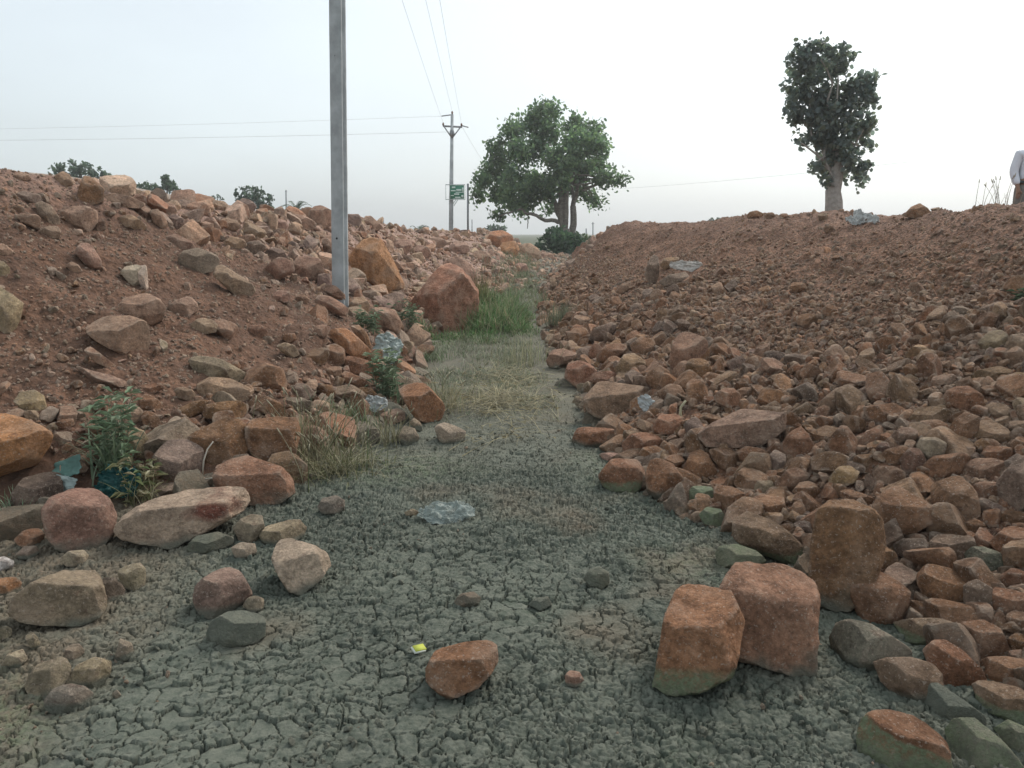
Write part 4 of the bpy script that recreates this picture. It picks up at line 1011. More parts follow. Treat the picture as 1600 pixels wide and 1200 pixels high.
# dark bush under it
def bush(name, label, px, Yd, blobs_px, cols, lsize, per, seed, cat='bush', grp=None, trunk_px=None, clump=.0, tr_r=.08, up=.35, aspect=.62):
    b = at(*px, Yd); rt = empty(name, b); tagp(rt, label, cat, grp); rg2 = np.random.RandomState(seed)
    bl = [(np.array(at(x, y, Yd + rg2.uniform(-.4, .4) * r * Yd / FPX)), r * Yd / FPX, (1, 1, .9)) for x, y, r in blobs_px]
    t = MB(); hub = np.array(at(*(trunk_px or px), Yd))
    if trunk_px: limb(t, b - Vector((0, 0, .4)), hub, tr_r, tr_r * .8, rg2, .02)
    for c, r, _ in bl: limb(t, hub if trunk_px else b - Vector((0, 0, .2)), c, tr_r * .6, tr_r * .2, rg2, .08)
    t.build('trunk' if cat in ('tree', 'palm') else 'stem', M_BARK, rt, loc=b)
    crown_mesh('crown' if cat in ('tree', 'palm') else 'foliage', rt, bl, per, lsize, cols, seed, clump, up=up, aspect=aspect); return rt
DARKG = [(.07, .12, .075), (.09, .145, .085), (.055, .095, .065)]
HAZG = [(.075, .1, .08), (.09, .115, .09), (.06, .085, .07)]
bush('bush', 'dense dark green bush at the foot of the big spreading tree', (872, 398), 42, [(872, 375, 22), (853, 380, 16), (893, 378, 18), (865, 366, 14), (905, 385, 14), (880, 388, 18)], DARKG, .2, 900, 21)
bush('bush', 'low olive bush trailing off beside the dark bush, ditch heap side', (915, 380), 47, [(912, 372, 8), (922, 374, 6), (900, 370, 8)], [(.07, .1, .055), (.09, .115, .06)], .2, 900, 22)
bush('acacia_tree', 'flat-topped dark acacia standing behind the highest part of the pole-side bank', (126, 292), 60, [(100, 268, 14), (115, 262, 12), (132, 264, 13), (148, 267, 13), (160, 274, 11), (92, 266, 8), (125, 273, 14), (168, 280, 8), (84, 264, 5)], HAZG, .26, 330, 23, 'tree', None, (126, 283), clump=.12, tr_r=.12)
bush('leafy_tree', 'small upright tree rising from a low hedge behind the road', (261, 304), 75, [(261, 288, 9), (258, 280, 7), (266, 290, 9), (272, 297, 9), (260, 275, 4)], [(.05, .085, .045), (.065, .105, .055)], .3, 420, 24, 'tree', None, (261, 298), tr_r=.1)
bush('bush', 'long low green bush behind the road beside the small upright tree', (228, 302), 75, [(215, 294, 8), (228, 291, 8), (240, 294, 8), (250, 298, 8), (208, 295, 5)], [(.055, .09, .05), (.07, .11, .06)], .3, 420, 25)
bush('bush', 'tiny scrubby bush between the road and the round acacia', (338, 312), 75, [(334, 309, 4), (341, 308, 4), (347, 310, 3)], HAZG, .22, 400, 26)
bush('acacia_tree', 'round dark acacia behind the bank short of the little date palm', (397, 338), 58, [(378, 305, 12), (392, 302, 12), (405, 306, 13), (415, 316, 13), (398, 318, 15), (380, 318, 13), (422, 325, 9), (390, 328, 10), (410, 328, 11)], HAZG, .24, 420, 27, 'tree', None, (397, 325), clump=.1, tr_r=.1)
bush('bush', 'low grey-green bush on the horizon between the thin pole and the big tree', (776, 362), 110, [(766, 358, 7), (776, 357, 7), (786, 358, 6), (758, 360, 4)], HAZG, .4, 260, 28)
bush('bush', 'small grey-green scrub on the horizon just past the heap, by the far posts', (1115, 352), 120, [(1112, 345, 5), (1122, 344, 5), (1108, 348, 4)], HAZG, .4, 260, 29)

# date palm and the low palm further along
def palm(label, px, Yd, L, n, seed, trunk):
    b = at(*px, Yd); rt = empty('palm_tree', b); tagp(rt, label, 'palm'); rg2 = np.random.RandomState(seed)
    t = MB(); top = np.array(b) + [0, 0, trunk]; limb(t, np.array(b) - [0, 0, 1.2], top, .16, .14, rg2, .01); t.build('trunk', M_BARK, rt, loc=b)
    for k in range(n):
        az = k * 2.4 + rg2.uniform(-.3, .3); el = rg2.uniform(.15, 1.25); fr = MB(); m = 14; s = np.linspace(0, 1, m)
        out = L * s * math.cos(el); z = L * (s * math.sin(el) - .55 * s ** 2.2)
        sp = top + np.stack([out * math.cos(az), out * math.sin(az), z], 1); fr.tube(sp, np.linspace(.025, .008, m), 4, (.09, .11, .06), False)
        side = np.array([-math.sin(az), math.cos(az), 0])
        for i in range(2, m):
            for sg in (-1, 1):
                tip = sp[i] + (side * sg * .75 + (sp[i] - sp[i - 1]) / np.linalg.norm(sp[i] - sp[i - 1]) * .55 + np.array([0, 0, -.18])) * L * .2
                w_ = (sp[i] - sp[i - 1]) * .3
                fr.add([sp[i] - w_, sp[i] + w_, tip], [(0, 1, 2)], np.array((.055, .085, .055)) * rg2.uniform(.7, 1.2))
        fr.build('frond', M_LEAF, rt, False, loc=b)
palm('little date palm with arching fronds on the skyline beside a distant post', (463, 334), 50, 1.5, 17, 31, .15)
palm('dark low palm fronds poking over the bank before the tall crossarm pole', (655, 366), 46, 1.15, 10, 32, .05)

# lone small tree on the heap
YS = 18.0
def sm_px(x, y): return 1160 + x / 3.636, 40 + y / 3.636
base = at(*sm_px(525, 1100), YS); base.z -= .1; root = empty('lone_tree', base)
tagp(root, 'lone small tree with thick pale trunk and ragged columnar crown on the heap', 'tree')
BL = [(430, 165, 85), (330, 200, 72), (560, 190, 76), (480, 260, 100), (345, 290, 72), (250, 340, 26), (380, 390, 105), (310, 420, 62), (520, 410, 118), (650, 340, 76), (735, 310, 44), (720, 395, 55),
      (640, 480, 108), (455, 510, 115), (335, 510, 62), (275, 500, 30), (715, 540, 45), (560, 600, 105), (430, 610, 76), (350, 655, 32), (310, 650, 16), (655, 630, 76), (735, 680, 28), (505, 710, 85),
      (620, 740, 92), (470, 790, 62), (405, 810, 34), (685, 820, 50), (600, 840, 44), (670, 895, 28), (470, 870, 34)]
blobs = [(np.array(at(*sm_px(x, y), YS + rg.uniform(-.45, .45))), r / 3.636 * YS / FPX * .95, (1, 1.05, 1)) for x, y, r in BL]
t = MB(); q = [np.array(at(*sm_px(x, y), YS)) for x, y in ((525, 1110), (520, 1000), (515, 940), (530, 880), (540, 800), (520, 640))]
q[0] = np.array(base) - [0, 0, .3]
t.tube(np.array(q), [.21, .185, .165, .145, .125, .07], 12)
for c, r, _ in blobs[::2]: limb(t, q[rg.randint(3, 6)], c, .035, .012, rg, .06)
M_BARKP = solid_mat('pale_bark', (.34, .31, .28), .95, .18, 14, bump=.6, stain=(.2, .18, .16))
t.build('trunk', M_BARKP, root, loc=base)
crown_mesh('crown', root, blobs, 3000, .118, [(.13, .16, .16), (.145, .17, .165), (.11, .135, .135), (.15, .165, .135)], 12, clump=.065, aspect=.78, shell=.3)

# ------------------------------------------------------------------ poles, sign and wires
def post_box(name, parent, a, b, w0, w1, mat, rz=0., dep=None):
    mb = MB(); a, b = np.asarray(a), np.asarray(b)
    V = []
    for p, w_ in ((a, w0), (b, w1)):
        for x, y in ((-1, -1), (1, -1), (1, 1), (-1, 1)):
            x_, y_ = x * w_ / 2, y * (dep or w_) / 2 * w_ / w0
            V.append(p + [x_ * math.cos(rz) - y_ * math.sin(rz), x_ * math.sin(rz) + y_ * math.cos(rz), 0])
    mb.add(V, [(0, 1, 5, 4), (1, 2, 6, 5), (2, 3, 7, 6), (3, 0, 4, 7), (4, 5, 6, 7), (3, 2, 1, 0)]); return mb.build(name, mat, parent, False, loc=parent.location)
# concrete pole in the bank: rectangular with a shallow web between two flanges, bolt holes painted on as dark discs
hit = at(530, 458, 10.3); PB = Vector((hit.x, hit.y, hit.z - .5)); root = empty('concrete_pole', PB)
tagp(root, 'grey concrete power pole standing close by in the stony bank, rising out of the picture', 'pole')
PH, rz = 8.0, R(-14)
prof = [(-.088, -.085), (.088, -.085), (.094, -.078), (.094, -.05), (.066, -.03), (.066, .03), (.094, .05), (.094, .085), (-.094, .085), (-.094, .05), (-.066, .03), (-.066, -.03), (-.094, -.05), (-.094, -.078)]
nz = 40; V, m = [], len(prof); hz = np.linspace(0, PH, nz)
for z in hz:
    k = .88 - .1 * z / PH
    for x, y in prof: V.append((PB.x + k * (x * math.cos(rz) - y * math.sin(rz)) + .030 * z, PB.y + k * (x * math.sin(rz) + y * math.cos(rz)), PB.z + z))
V = np.array(V); V[:, :2] += .0025 * fbm(V * 7, 3, 5)[:, None]
F = [(i * m + k, i * m + (k + 1) % m, (i + 1) * m + (k + 1) % m, (i + 1) * m + k) for i in range(nz - 1) for k in range(m)]
mesh_obj('shaft', V, np.array(F), M_CONC, root, False, loc=PB)
M_HOLE_SHADE = solid_mat('hole_shade', (.02, .02, .022), .9, .1, 5)  # near-black flat discs paint the shade inside holes that are not cut
for zh in (.5 + .70, .5 + 2.9, .5 + 3.6, .5 + 4.3, 6.4, 7.2):
    mb = MB(); k = .88 - .1 * zh / PH; ang = np.linspace(0, 2 * math.pi, 10, endpoint=False)
    c = np.array([PB.x + .03 * zh, PB.y, PB.z + zh]); ax = np.array([math.cos(rz), math.sin(rz), 0]); fw = np.array([math.sin(rz), -math.cos(rz), 0])
    c = c + fw * (.085 * k + .0015) - ax * .005
    rr = .014 if zh < 2 else .006
    mb.add([c] + [c + rr * (math.cos(a_) * ax + math.sin(a_) * np.array([0, 0, 1])) for a_ in ang] , [(0, 1 + i, 1 + (i + 1) % 10) for i in range(10)]); mb.build('bolt_hole_disc', M_HOLE_SHADE, root, False, loc=PB)
top = np.array([PB.x + .24, PB.y, PB.z + PH])
mb = MB(); mb.box(top + [0, -.1, -.35], (1.2, .07, .07)); mb.build('cross_arm', M_STEEL, root, False, loc=PB)
NEAR_INS = [top + [-.52, -.1, -.18], top + [.05, -.0, .14], top + [.52, -.1, -.18]]
for p in NEAR_INS:
    mb = MB(); mb.tube([p - [0, 0, .16], p - [0, 0, .06], p - [0, 0, .05], p], [.02, .02, .05, .03], 8); mb.build('insulator', M_CERAM, root, loc=PB)

# crossarm pole by the road with the green board
YP = 42.0
b = at(704, 372, YP); root = empty('crossarm_pole', b); tagp(root, 'tall grey power pole with V-braced crossarm, carrying a green board, before the big tree', 'pole')
tp = at(706.5, 179, YP); mb = MB(); mb.tube([b - Vector((0, 0, 1)), at(705, 312, YP), tp], [.125, .115, .075], 10); mb.build('shaft', M_CONC, root, loc=b)
mb = MB(); a0, a1 = np.array(at(692, 197, YP)), np.array(at(722, 198.5, YP)); mb.tube([a0, a1], .05, 6); mb.build('cross_arm', M_STEEL, root, loc=b)
for s in (694, 720):
    mb = MB(); mb.tube([at(s, 198, YP - .06), at(706.3, 216, YP - .06)], .032, 5); mb.build('brace', M_STEEL, root, loc=b)
mb = MB(); mb.tube([at(690, 181.5, YP), at(708, 179, YP)], .03, 5); mb.build('top_bracket', M_STEEL, root, loc=b)
mb = MB(); mb.tube([at(720, 196, YP), at(732, 199, YP)], .03, 5); mb.build('strain_clamp', M_STEEL, root, loc=b)
mb = MB(); c = np.array(at(706.3, 208, YP - .1)); mb.tube([c - [0, 0, .16], c, c + [0, 0, .16]], [.1, .13, .09], 8); mb.build('clamp', M_STEEL, root, loc=b)
FAR_INS = []
for u, v in ((692.5, 193.5), (706.5, 175.5), (721, 194.5)):
    p = np.array(at(u, v, YP)); FAR_INS.append(p + [0, 0, .05]); mb = MB(); mb.tube([p - [0, 0, .12], p - [0, 0, .02], p + [0, 0, .06]], [.025, .055, .03], 8); mb.build('insulator', M_CERAM, root, loc=b)

b = at(712, 300, YP - .18); root = empty('notice_board', b); tagp(root, 'small green notice board with pale lettering in an open frame, bolted to the crossarm pole', 'sign')
M_GREEN = solid_mat('board_green', (.05, .21, .13), .6, .12, 4); M_FRAME = solid_mat('pale_frame', (.45, .52, .5), .6, .1, 4); M_LET = solid_mat('board_lettering', (.62, .74, .68), .7, .05, 4)
def bx_px(mb, u0, v0, u1, v1, Yd, th):
    p, q = at(u0, v0, Yd), at(u1, v1, Yd); mb.box(((p.x + q.x) / 2, Yd, (p.z + q.z) / 2), (abs(q.x - p.x), th, abs(q.z - p.z)))
Yb = YP - .2; mb = MB(); bx_px(mb, 703.2, 289.5, 725.2, 310.6, Yb, .03); mb.build('board', M_GREEN, root, False, loc=b)
mb = MB()
for r_ in ((696, 288, 727, 289.3), (696, 311, 727, 312.2), (696, 289.3, 697, 311), (726, 289.3, 727, 311), (702, 289.3, 703, 311)): bx_px(mb, *r_, Yb, .05)
mb.build('frame', M_FRAME, root, False, loc=b)
mb = MB(); mb.tube([at(709, 322, Yb), at(715, 312.4, Yb)], .02, 4); mb.tube([at(708, 318.5, Yb), at(712, 312.4, Yb)], .02, 4); mb.build('strut', M_FRAME, root, loc=b)
for r_ in ((706, 291.5, 711.5, 294), (713, 295.5, 721, 298.6), (722, 293, 724.2, 299.5), (704.5, 297.2, 712, 298.8), (712, 300, 724.5, 301.2), (709.5, 302.2, 717.5, 304.6), (704.5, 305, 709, 306.2), (711, 307.4, 719.5, 309.4), (720.8, 304.8, 724, 308.5)):
    mb = MB(); bx_px(mb, *r_, Yb - .02, .012); mb.build('lettering', M_LET, root, False, loc=b)

def thin_post(label, u, v0, v1, Yd, r, arm=None):
    b = at(u, v1 + 4, Yd); rt = empty('post', b); tagp(rt, label, 'post')
    mb = MB(); mb.tube([b - Vector((0, 0, .5)), at(u, v0, Yd)], r, 6); mb.build('shaft', M_STEEL, rt, loc=b)
    if arm:
        mb = MB(); mb.tube([at(u - arm, v0 + 2.5, Yd), at(u + arm, v0 + 2.5, Yd)], r * .6, 5); mb.build('cross_arm', M_STEEL, rt, loc=b)
thin_post('thin dark post standing just beside the green notice board', 731, 287, 362, 44, .06)
thin_post('distant slim pole beside the little date palm', 447, 297, 336, 90, .08, 1.5)
thin_post('short distant post on the skyline between the two poles', 599, 340, 358, 95, .06)
thin_post('faint short post behind the thin dark post', 737.5, 343, 362, 120, .08)
thin_post('far dark stub post past the big tree, the shorter of two', 916, 357, 372, 110, .1)
thin_post('far slim post past the big tree, the taller of two', 926.5, 347, 372, 115, .09, 2)

def wire(label, pts, r, sag=0., grp=None):
    p0, p1 = np.asarray(pts[0], float), np.asarray(pts[1], float); t = np.linspace(0, 1, 40)[:, None]
    P = p0 + (p1 - p0) * t; P[:, 2] -= sag * 4 * t[:, 0] * (1 - t[:, 0])
    mb = MB(); mb.tube(P, r, 5); o = mb.build('power_line', M_WIRE, loc=Vector(p0)); tagp(o, label, 'wire', grp)
WG = 'power lines strung between the two poles'
for q_, a_, b_ in zip(('outer wire of three running overhead to the crossarm pole, on the concrete pole side', 'middle wire of three running overhead to the peak of the crossarm pole', 'outer wire of three running overhead to the crossarm end near the tree'), NEAR_INS, FAR_INS): wire(q_, (a_, b_), .0048, .12, WG)
WL = 'power lines leaving the crossarm pole past the concrete pole'
wire('upper of two wires crossing behind the concrete pole to the crossarm pole top', (at(691, 181.5, YP), at(-700, 203, 60)), .005, .35, WL)
wire('lower of two wires crossing behind the concrete pole to the crossarm pole', (at(703, 206, YP), at(-700, 214, 60)), .0065, .35, WL)
wire('short slack wire dropping from the crossarm pole into the big tree', (at(722, 198, YP), at(770, 275, 70)), .006, .1)
wire('thin wire running behind the big tree to behind the lone small tree', (at(930, 297, 90), at(1420, 253, 60)), .009, .2)

# ------------------------------------------------------------------ grass and weeds
def blades(bases, hgt, lean, width, cols, rg, droop=.5, seg=4):
    n = len(bases); az = rg.uniform(0, 2 * math.pi, n); d = np.stack([np.cos(az), np.sin(az), np.zeros(n)], 1); sd_ = np.stack([-np.sin(az), np.cos(az), np.zeros(n)], 1)
    base = np.array(cols)[rg.randint(0, len(cols), n)] * rg.uniform(.7, 1.3, (n, 1)); V, T = [], []
    for k in range(seg + 1):
        s = k / seg; c = bases + d * (lean * hgt * s ** 1.6)[:, None] + np.array([0, 0, 1]) * (hgt * (s - droop * lean * s ** 2.5 * .5))[:, None]
        w_ = (width * (1 - s) ** .6 * .5 + .0004)[:, None]; V += [c - sd_ * w_, c + sd_ * w_]; T += [base * (.85 + .3 * s)] * 2
    V = np.stack(V, 1); m = V.shape[1]; T = np.stack(T, 1).reshape(-1, 3); k = np.arange(n)[:, None] * m
    F = np.concatenate([k + np.array([[2 * i, 2 * i + 1, 2 * i + 3, 2 * i + 2]]) for i in range(seg)]); return V.reshape(-1, 3), F, T
def ground_z(x, y): return np.array([down(a, b) for a, b in zip(x, y)])
rg = np.random.RandomState(77)
def tufted(n, x0, x1, y0, y1, tuft, m, keep):
    tx, ty = rg.uniform(x0, x1, m), y0 + (y1 - y0) * rg.rand(m); ok = keep(tx, ty); tx, ty = tx[ok], ty[ok]; tz = ground_z(tx, ty)
    k = rg.randint(0, len(tx), n); o = rg.normal(size=(n, 2)) * tuft
    return np.stack([tx[k] + o[:, 0], ty[k] + o[:, 1], tz[k] - .02], 1)
# fresh green grass round the great red boulder
GREEN = [(.09, .18, .06), (.13, .24, .085), (.07, .135, .055), (.17, .23, .11), (.24, .24, .14), (.14, .22, .1), (.3, .27, .17)]
p = tufted(9500, -1.5, .35, 11.3, 16.5, .09, 260, lambda x, y: ((x > -.75) & (y > 12.3) & (x < .3)) | ((y < 12.3) & (x > -1.5) & (x < -.3 + .5 * (y - 11.3))))
hh = rg.uniform(.12, .5, len(p)) * np.clip(.22 + .78 * (p[:, 1] - 12.1) / 1.0, .18, 1.0) * np.clip((.5 - p[:, 0]) / .5, .35, 1)
hh *= .45 + 1.1 * (fbm(p * 2.6, 3, 90) + .5).clip(0, 1); V, F, T = blades(p, hh, rg.uniform(.1, 1.2, len(p)), rg.uniform(.006, .024, len(p)), GREEN, rg)
tagp(mesh_obj('grass', V, F, M_BLADE, None, False, {'tint': T}), 'fresh green grass at the ditch edge around the great red boulder', kind='stuff')
# thin low herbs and pale dry stalks further up the ditch and along the path
p = tufted(5000, -.9, .9, 16, 34, .22, 300, lambda x, y: (x > -.9 + .03 * (y - 15)))
V, F, T = blades(p, rg.uniform(.08, .26, len(p)), rg.uniform(.2, 1.2, len(p)), np.full(len(p), .016), [(.2, .22, .13), (.15, .19, .1), (.27, .27, .18)], rg)
tagp(mesh_obj('grass', V, F, M_BLADE, None, False, {'tint': T}), 'pale grey-green grass at the far end of the ditch', kind='stuff')
p = tufted(11000, -1.0, .32, 6.6, 13.0, .10, 420, lambda x, y: fbm(np.stack([x, y, 0 * x], 1) * 1.5, 3, 88) > -.22 + .5 * (6.8 - y).clip(0, 1))
V, F, T = blades(p, rg.uniform(.02, .13, len(p)) * np.clip((p[:, 1] - 5.5) / 3, .4, 1), rg.uniform(.3, 1.4, len(p)), np.full(len(p), .008), [(.24, .26, .18), (.17, .21, .13), (.3, .3, .22), (.13, .17, .1), (.26, .25, .17)], rg)
tagp(mesh_obj('grass', V, F, M_BLADE, None, False, {'tint': T}), 'thin grey-green dying grass over the path', kind='stuff')
n_ = 1300; p = np.stack([np.clip(rg.normal(-.08, .24, n_), -.75, .4), np.clip(rg.normal(7.7, .7, n_), 6.0, 10.5), np.zeros(n_)], 1); p = p[fbm(p * 2.2, 3, 89) > -.2]
V, F, T = blades(p, rg.uniform(.08, .26, len(p)), rg.uniform(1.6, 3.2, len(p)), np.full(len(p), .005), [(.36, .31, .19), (.31, .27, .16), (.25, .23, .15), (.40, .36, .24)], rg, droop=.55, seg=5)
V[:, 2] = np.maximum(V[:, 2], .012 + .03 * rg.rand(len(V)))
tagp(mesh_obj('straw', V, F, M_BLADE, None, False, {'tint': T}), 'flattened yellow straw lying on the path', kind='stuff')

def clump(name, label, u, v, n, h0, h1, lean, spread, cols, width, seed, cat='grass clump', heads=False, nst=0, leafy=0, Yd=None):
    """a grass clump or weed rooted at pixel (u, v)"""
    g_ = ground_hit(u, v) if Yd is None else at(u, v, Yd); rg2 = np.random.RandomState(seed); rt = empty(name, g_); tagp(rt, label, cat)
    o = rg2.normal(size=(n, 2)) * spread; b_ = np.stack([g_.x + o[:, 0], g_.y + o[:, 1], np.full(n, g_.z - .02)], 1)
    if n:
        V, F, T = blades(b_, rg2.uniform(h0, h1, n), rg2.uniform(lean * .2, lean, n), np.full(n, width), cols, rg2, seg=5)
        mesh_obj('blades', V, F, M_BLADE, rt, False, {'tint': T}, loc=g_)
    if nst:                                                       # seed stalks or leafy stems
        st, hd = MB(), MB()
        for k in range(nst):
            a_ = rg2.uniform(0, 6.28); hgt = rg2.uniform(h1 * .75, h1 * 1.25); ln = rg2.uniform(.1, .75) * hgt * (.5 if leafy else 1); s = np.linspace(0, 1, 6)[:, None]
            q0 = np.array([g_.x + rg2.normal() * spread, g_.y + rg2.normal() * spread, g_.z - .02])
            P = q0 + np.array([math.cos(a_), math.sin(a_), 0]) * ln * s ** 1.7 + np.array([0, 0, 1]) * hgt * s
            col = np.array(cols[k % len(cols)]); st.tube(P, np.linspace(.0035, .0015, 6), 4, col * .9, False)
            if leafy:
                c = P[1:].repeat(leafy, 0) + rg2.normal(size=(5 * leafy, 3)) * .012
                for q in c:
                    az = rg2.uniform(0, 6.28); L = rg2.uniform(.05, .12); dirv = np.array([math.cos(az) * .85, math.sin(az) * .85, rg2.uniform(.1, .75)]); sdv = np.array([-math.sin(az), math.cos(az), 0]) * L * .13
                    hd.add([q, q + dirv * L * .5 + sdv, q + dirv * L + [0, 0, -.35 * L], q + dirv * L * .5 - sdv], [(0, 1, 2), (0, 2, 3)], np.array(cols[rg2.randint(len(cols))]) * rg2.uniform(.75, 1.3))
            elif heads:
                st.tube([P[-1] - (P[-1] - P[-2]) * .4, P[-1] + (P[-1] - P[-2]) * .2], [.006, .003], 5, (.42, .38, .27))
        st.build('stalks' if not leafy else 'stem', M_BLADE, rt, True, loc=g_)
        if leafy: hd.build('leaves', M_BLADE, rt, False, loc=g_)
    return rt
STRAW = [(.36, .32, .2), (.28, .25, .15), (.22, .22, .12), (.42, .39, .27)]; OLIVE = [(.17, .2, .09), (.22, .22, .11), (.13, .17, .075)]; WEED = [(.14, .2, .12), (.18, .24, .15), (.22, .27, .18)]
clump('grass_clump', 'wide sprawling clump of half-dry grass before the square brown boulder', 500, 742, 330, .08, .32, 2.0, .14, STRAW + STRAW + OLIVE, .0045, 41, heads=True, nst=40)
clump('grass_clump', 'yellow-green dry grass tuft growing beside the sprawling half-dry clump, towards the path', 545, 728, 220, .06, .24, 2.2, .14, STRAW + STRAW + OLIVE, .005, 42, heads=True, nst=20)
clump('grass_clump', 'upright dry stalks rising behind the sprawling half-dry grass clump', 480, 700, 180, .15, .38, .5, .12, STRAW, .005, 43, heads=True, nst=25)
clump('grass_clump', 'greener tuft between the sprawling grass clump and the crumpled white scrap', 540, 668, 170, .1, .3, .8, .12, OLIVE + WEED, .006, 44, nst=8)
clump('leafy_weed', 'tall leafy green weed with strap leaves growing among boulders by the huge orange boulder', 178, 745, 60, .15, .42, .9, .05, WEED, .016, 45, 'weed', nst=16, leafy=4)
clump('leafy_weed', 'dry tangled weed drooping beside the teal cloth', 218, 780, 120, .1, .24, 1.0, .06, OLIVE + STRAW, .005, 46, 'weed', nst=10, leafy=2)
clump('leafy_weed', 'small bushy green weed hugging the great red boulder', 640, 522, 26, .15, .36, .5, .08, WEED, .014, 47, 'weed', nst=16, leafy=4)
clump('leafy_weed', 'slim green weed between the white sack and the red split rock', 606, 625, 30, .15, .4, .4, .06, WEED, .01, 48, 'weed', nst=16, leafy=4)
clump('leafy_weed', 'little green weed on the stones under the orange boulder', 573, 520, 20, .1, .26, .5, .06, WEED, .01, 49, 'weed', nst=10, leafy=4)
clump('grass_clump', 'dry grass growing against the red split rock on its path side', 690, 640, 200, .1, .34, .7, .12, STRAW, .005, 50, heads=True, nst=16)
clump('grass_clump', 'dry grass sprouting in front of the flat tan rock', 612, 690, 120, .08, .26, .9, .06, STRAW, .005, 51, heads=True, nst=10)
clump('grass_clump', 'tall pale dry grass standing on the path beside the mauve slab', 815, 570, 150, .12, .5, .6, .2, [(.33, .32, .2), (.26, .27, .16), (.38, .36, .24)], .007, 52)
clump('grass_clump', 'grey-green scrubby tuft at the toe of the heap beyond the mauve slab', 880, 505, 260, .12, .42, .7, .14, [(.2, .21, .14), (.16, .18, .11)], .008, 53, nst=20)
clump('grass_clump', 'low grey-green herbs on the bare soil between the white sack and the path', 662, 560, 380, .05, .2, 1.0, .15, [(.2, .25, .15), (.15, .21, .11), (.28, .29, .2)], .008, 58)
clump('grass_clump', 'tall brownish grass stems against the side of the great red boulder', 752, 497, 160, .4, .95, .25, .1, [(.22, .2, .09), (.17, .19, .08)], .012, 54, nst=20, heads=True)
clump('grass_clump', 'sparse dry weed stalks on the skyline by the standing person', 1565, 322, 10, .1, .3, .7, .12, [(.3, .26, .2)], .006, 55, nst=14, heads=True, Yd=9.1)
clump('leafy_weed', 'dark green weed at the picture edge high on the rubble heap', 1600, 470, 10, .04, .1, .8, .03, [(.07, .1, .06)], .008, 56, 'weed', nst=5, leafy=2)
clump('grass_clump', 'green grass blades under the tip of the huge orange boulder', 22, 800, 60, .06, .18, .8, .05, WEED, .006, 57)
def stalk(label, pts, r, col):
    mb = MB(); mb.tube(pts, np.linspace(r, r * .6, len(pts)), 5, col); o = mb.build('dry_stalk', M_WOODTWIG, loc=Vector(pts[0])); tagp(o, label, 'stalk')
g_ = ground_hit(316, 742); Yk = g_.y - .12
stalk('thin bent white stalk standing before the tall brown boulder', [at(u, v, Yk) for u, v in ((316, 745), (318, 720), (324, 702), (333, 690))], .006, (.55, .5, .42))
stalk('pale twig lying level in the gap under the tall brown boulder', [at(u, v, Yk - .05) for u, v in ((285, 757), (310, 750), (330, 747), (342, 749))], .005, (.5, .47, .4))
g_ = ground_hit(1065, 652)
stalk('curled yellowish dry leaf stuck between rocks behind the round red cobble', [at(u, v, g_.y - .05) for u, v in ((1066, 660), (1063, 648), (1064, 636), (1072, 626))], .014, (.42, .38, .25))

# ------------------------------------------------------------------ litter
M_SHEET = tint_mat('plastic_sheet', .5, .25, .2, 9., .35)
def crumple(name, label, cat, c, sx, sy, hgt, seed, col, face=(0, -.5, .85), mat=None, res=34, cutoff=.8, freq=3.0):
    """a crumpled sheet lying on the surface at c, its face turned along `face`"""
    n_ = unit(face); a = unit(np.cross([0, 1, .01], n_)) if abs(n_[1]) < .95 else np.array([1., 0, 0]); b_ = np.cross(n_, a)
    g_ = np.linspace(-1, 1, res); A, B = np.meshgrid(g_, g_); A, B = A.ravel(), B.ravel(); q = np.stack([A, B, np.full(A.shape, seed * 1.7)], 1)
    h_ = np.abs(fbm(q * freq, 3, seed)) * 1.6 + .4 * fbm(q * freq * .4, 2, seed + 1)
    A2, B2 = A + .22 * fbm(q * 2.2, 3, seed + 2), B + .22 * fbm(q * 2.2, 3, seed + 3)
    rr = np.maximum(np.abs(A), np.abs(B)) ** 6 * .2; edge = np.hypot(A, B) + .35 * fbm(q * 1.7, 3, seed + 5)
    P = np.asarray(c) + np.outer(A2 * sx / 2, a) + np.outer(B2 * sy / 2, b_) + np.outer(hgt * (h_ - rr), n_)
    ii = (np.arange(res - 1)[:, None] * res + np.arange(res - 1)[None]).ravel(); F = np.stack([ii, ii + 1, ii + 1 + res, ii + res], 1)
    F = F[edge[F].mean(1) < cutoff + .25]
    o = mesh_obj(name, P, F, mat or M_SHEET, smooth=True, attrs={'tint': np.tile(np.array(col), (len(P), 1))}, loc=Vector(c))
    md = o.modifiers.new('thickness', 'SOLIDIFY'); md.thickness = .002
    return tagp(o, label, cat)
def gp(u, v, lift=.02): p = ground_hit(u, v); return np.array(p) + [0, -lift * .3, lift]
m, nt, bb = new_mat('clear_plastic', .55); bb.inputs['Base Color'].default_value = (.27, .31, .285, 1); bb.inputs['Specular IOR Level'].default_value = .35
tp_ = nt.nodes.new('ShaderNodeBsdfTransparent'); mx = nt.nodes.new('ShaderNodeMixShader'); g = N(nt); nt.links.new(g.ramp(g.noise(14, 4), .35, .65, .3, .75), mx.inputs[0])
nt.links.new(tp_.outputs[0], mx.inputs[1]); nt.links.new(bb.outputs[0], mx.inputs[2]); nt.links.new(mx.outputs[0], nt.nodes['Material Output'].inputs['Surface'])
crumple('plastic_bag', 'crumpled clear plastic bag lying flat on the cracked mud', 'bag', gp(700, 808, .025), .33, .19, .035, 3, (.6, .65, .62), (0, -.35, .95), m, 44)
crumple('plastic_sack', 'dirty white plastic sack bunched among rocks beside the path', 'sack', gp(606, 562, .14), .30, .36, .07, 5, (.43, .48, .45), (.35, -.85, .5), None, 40)
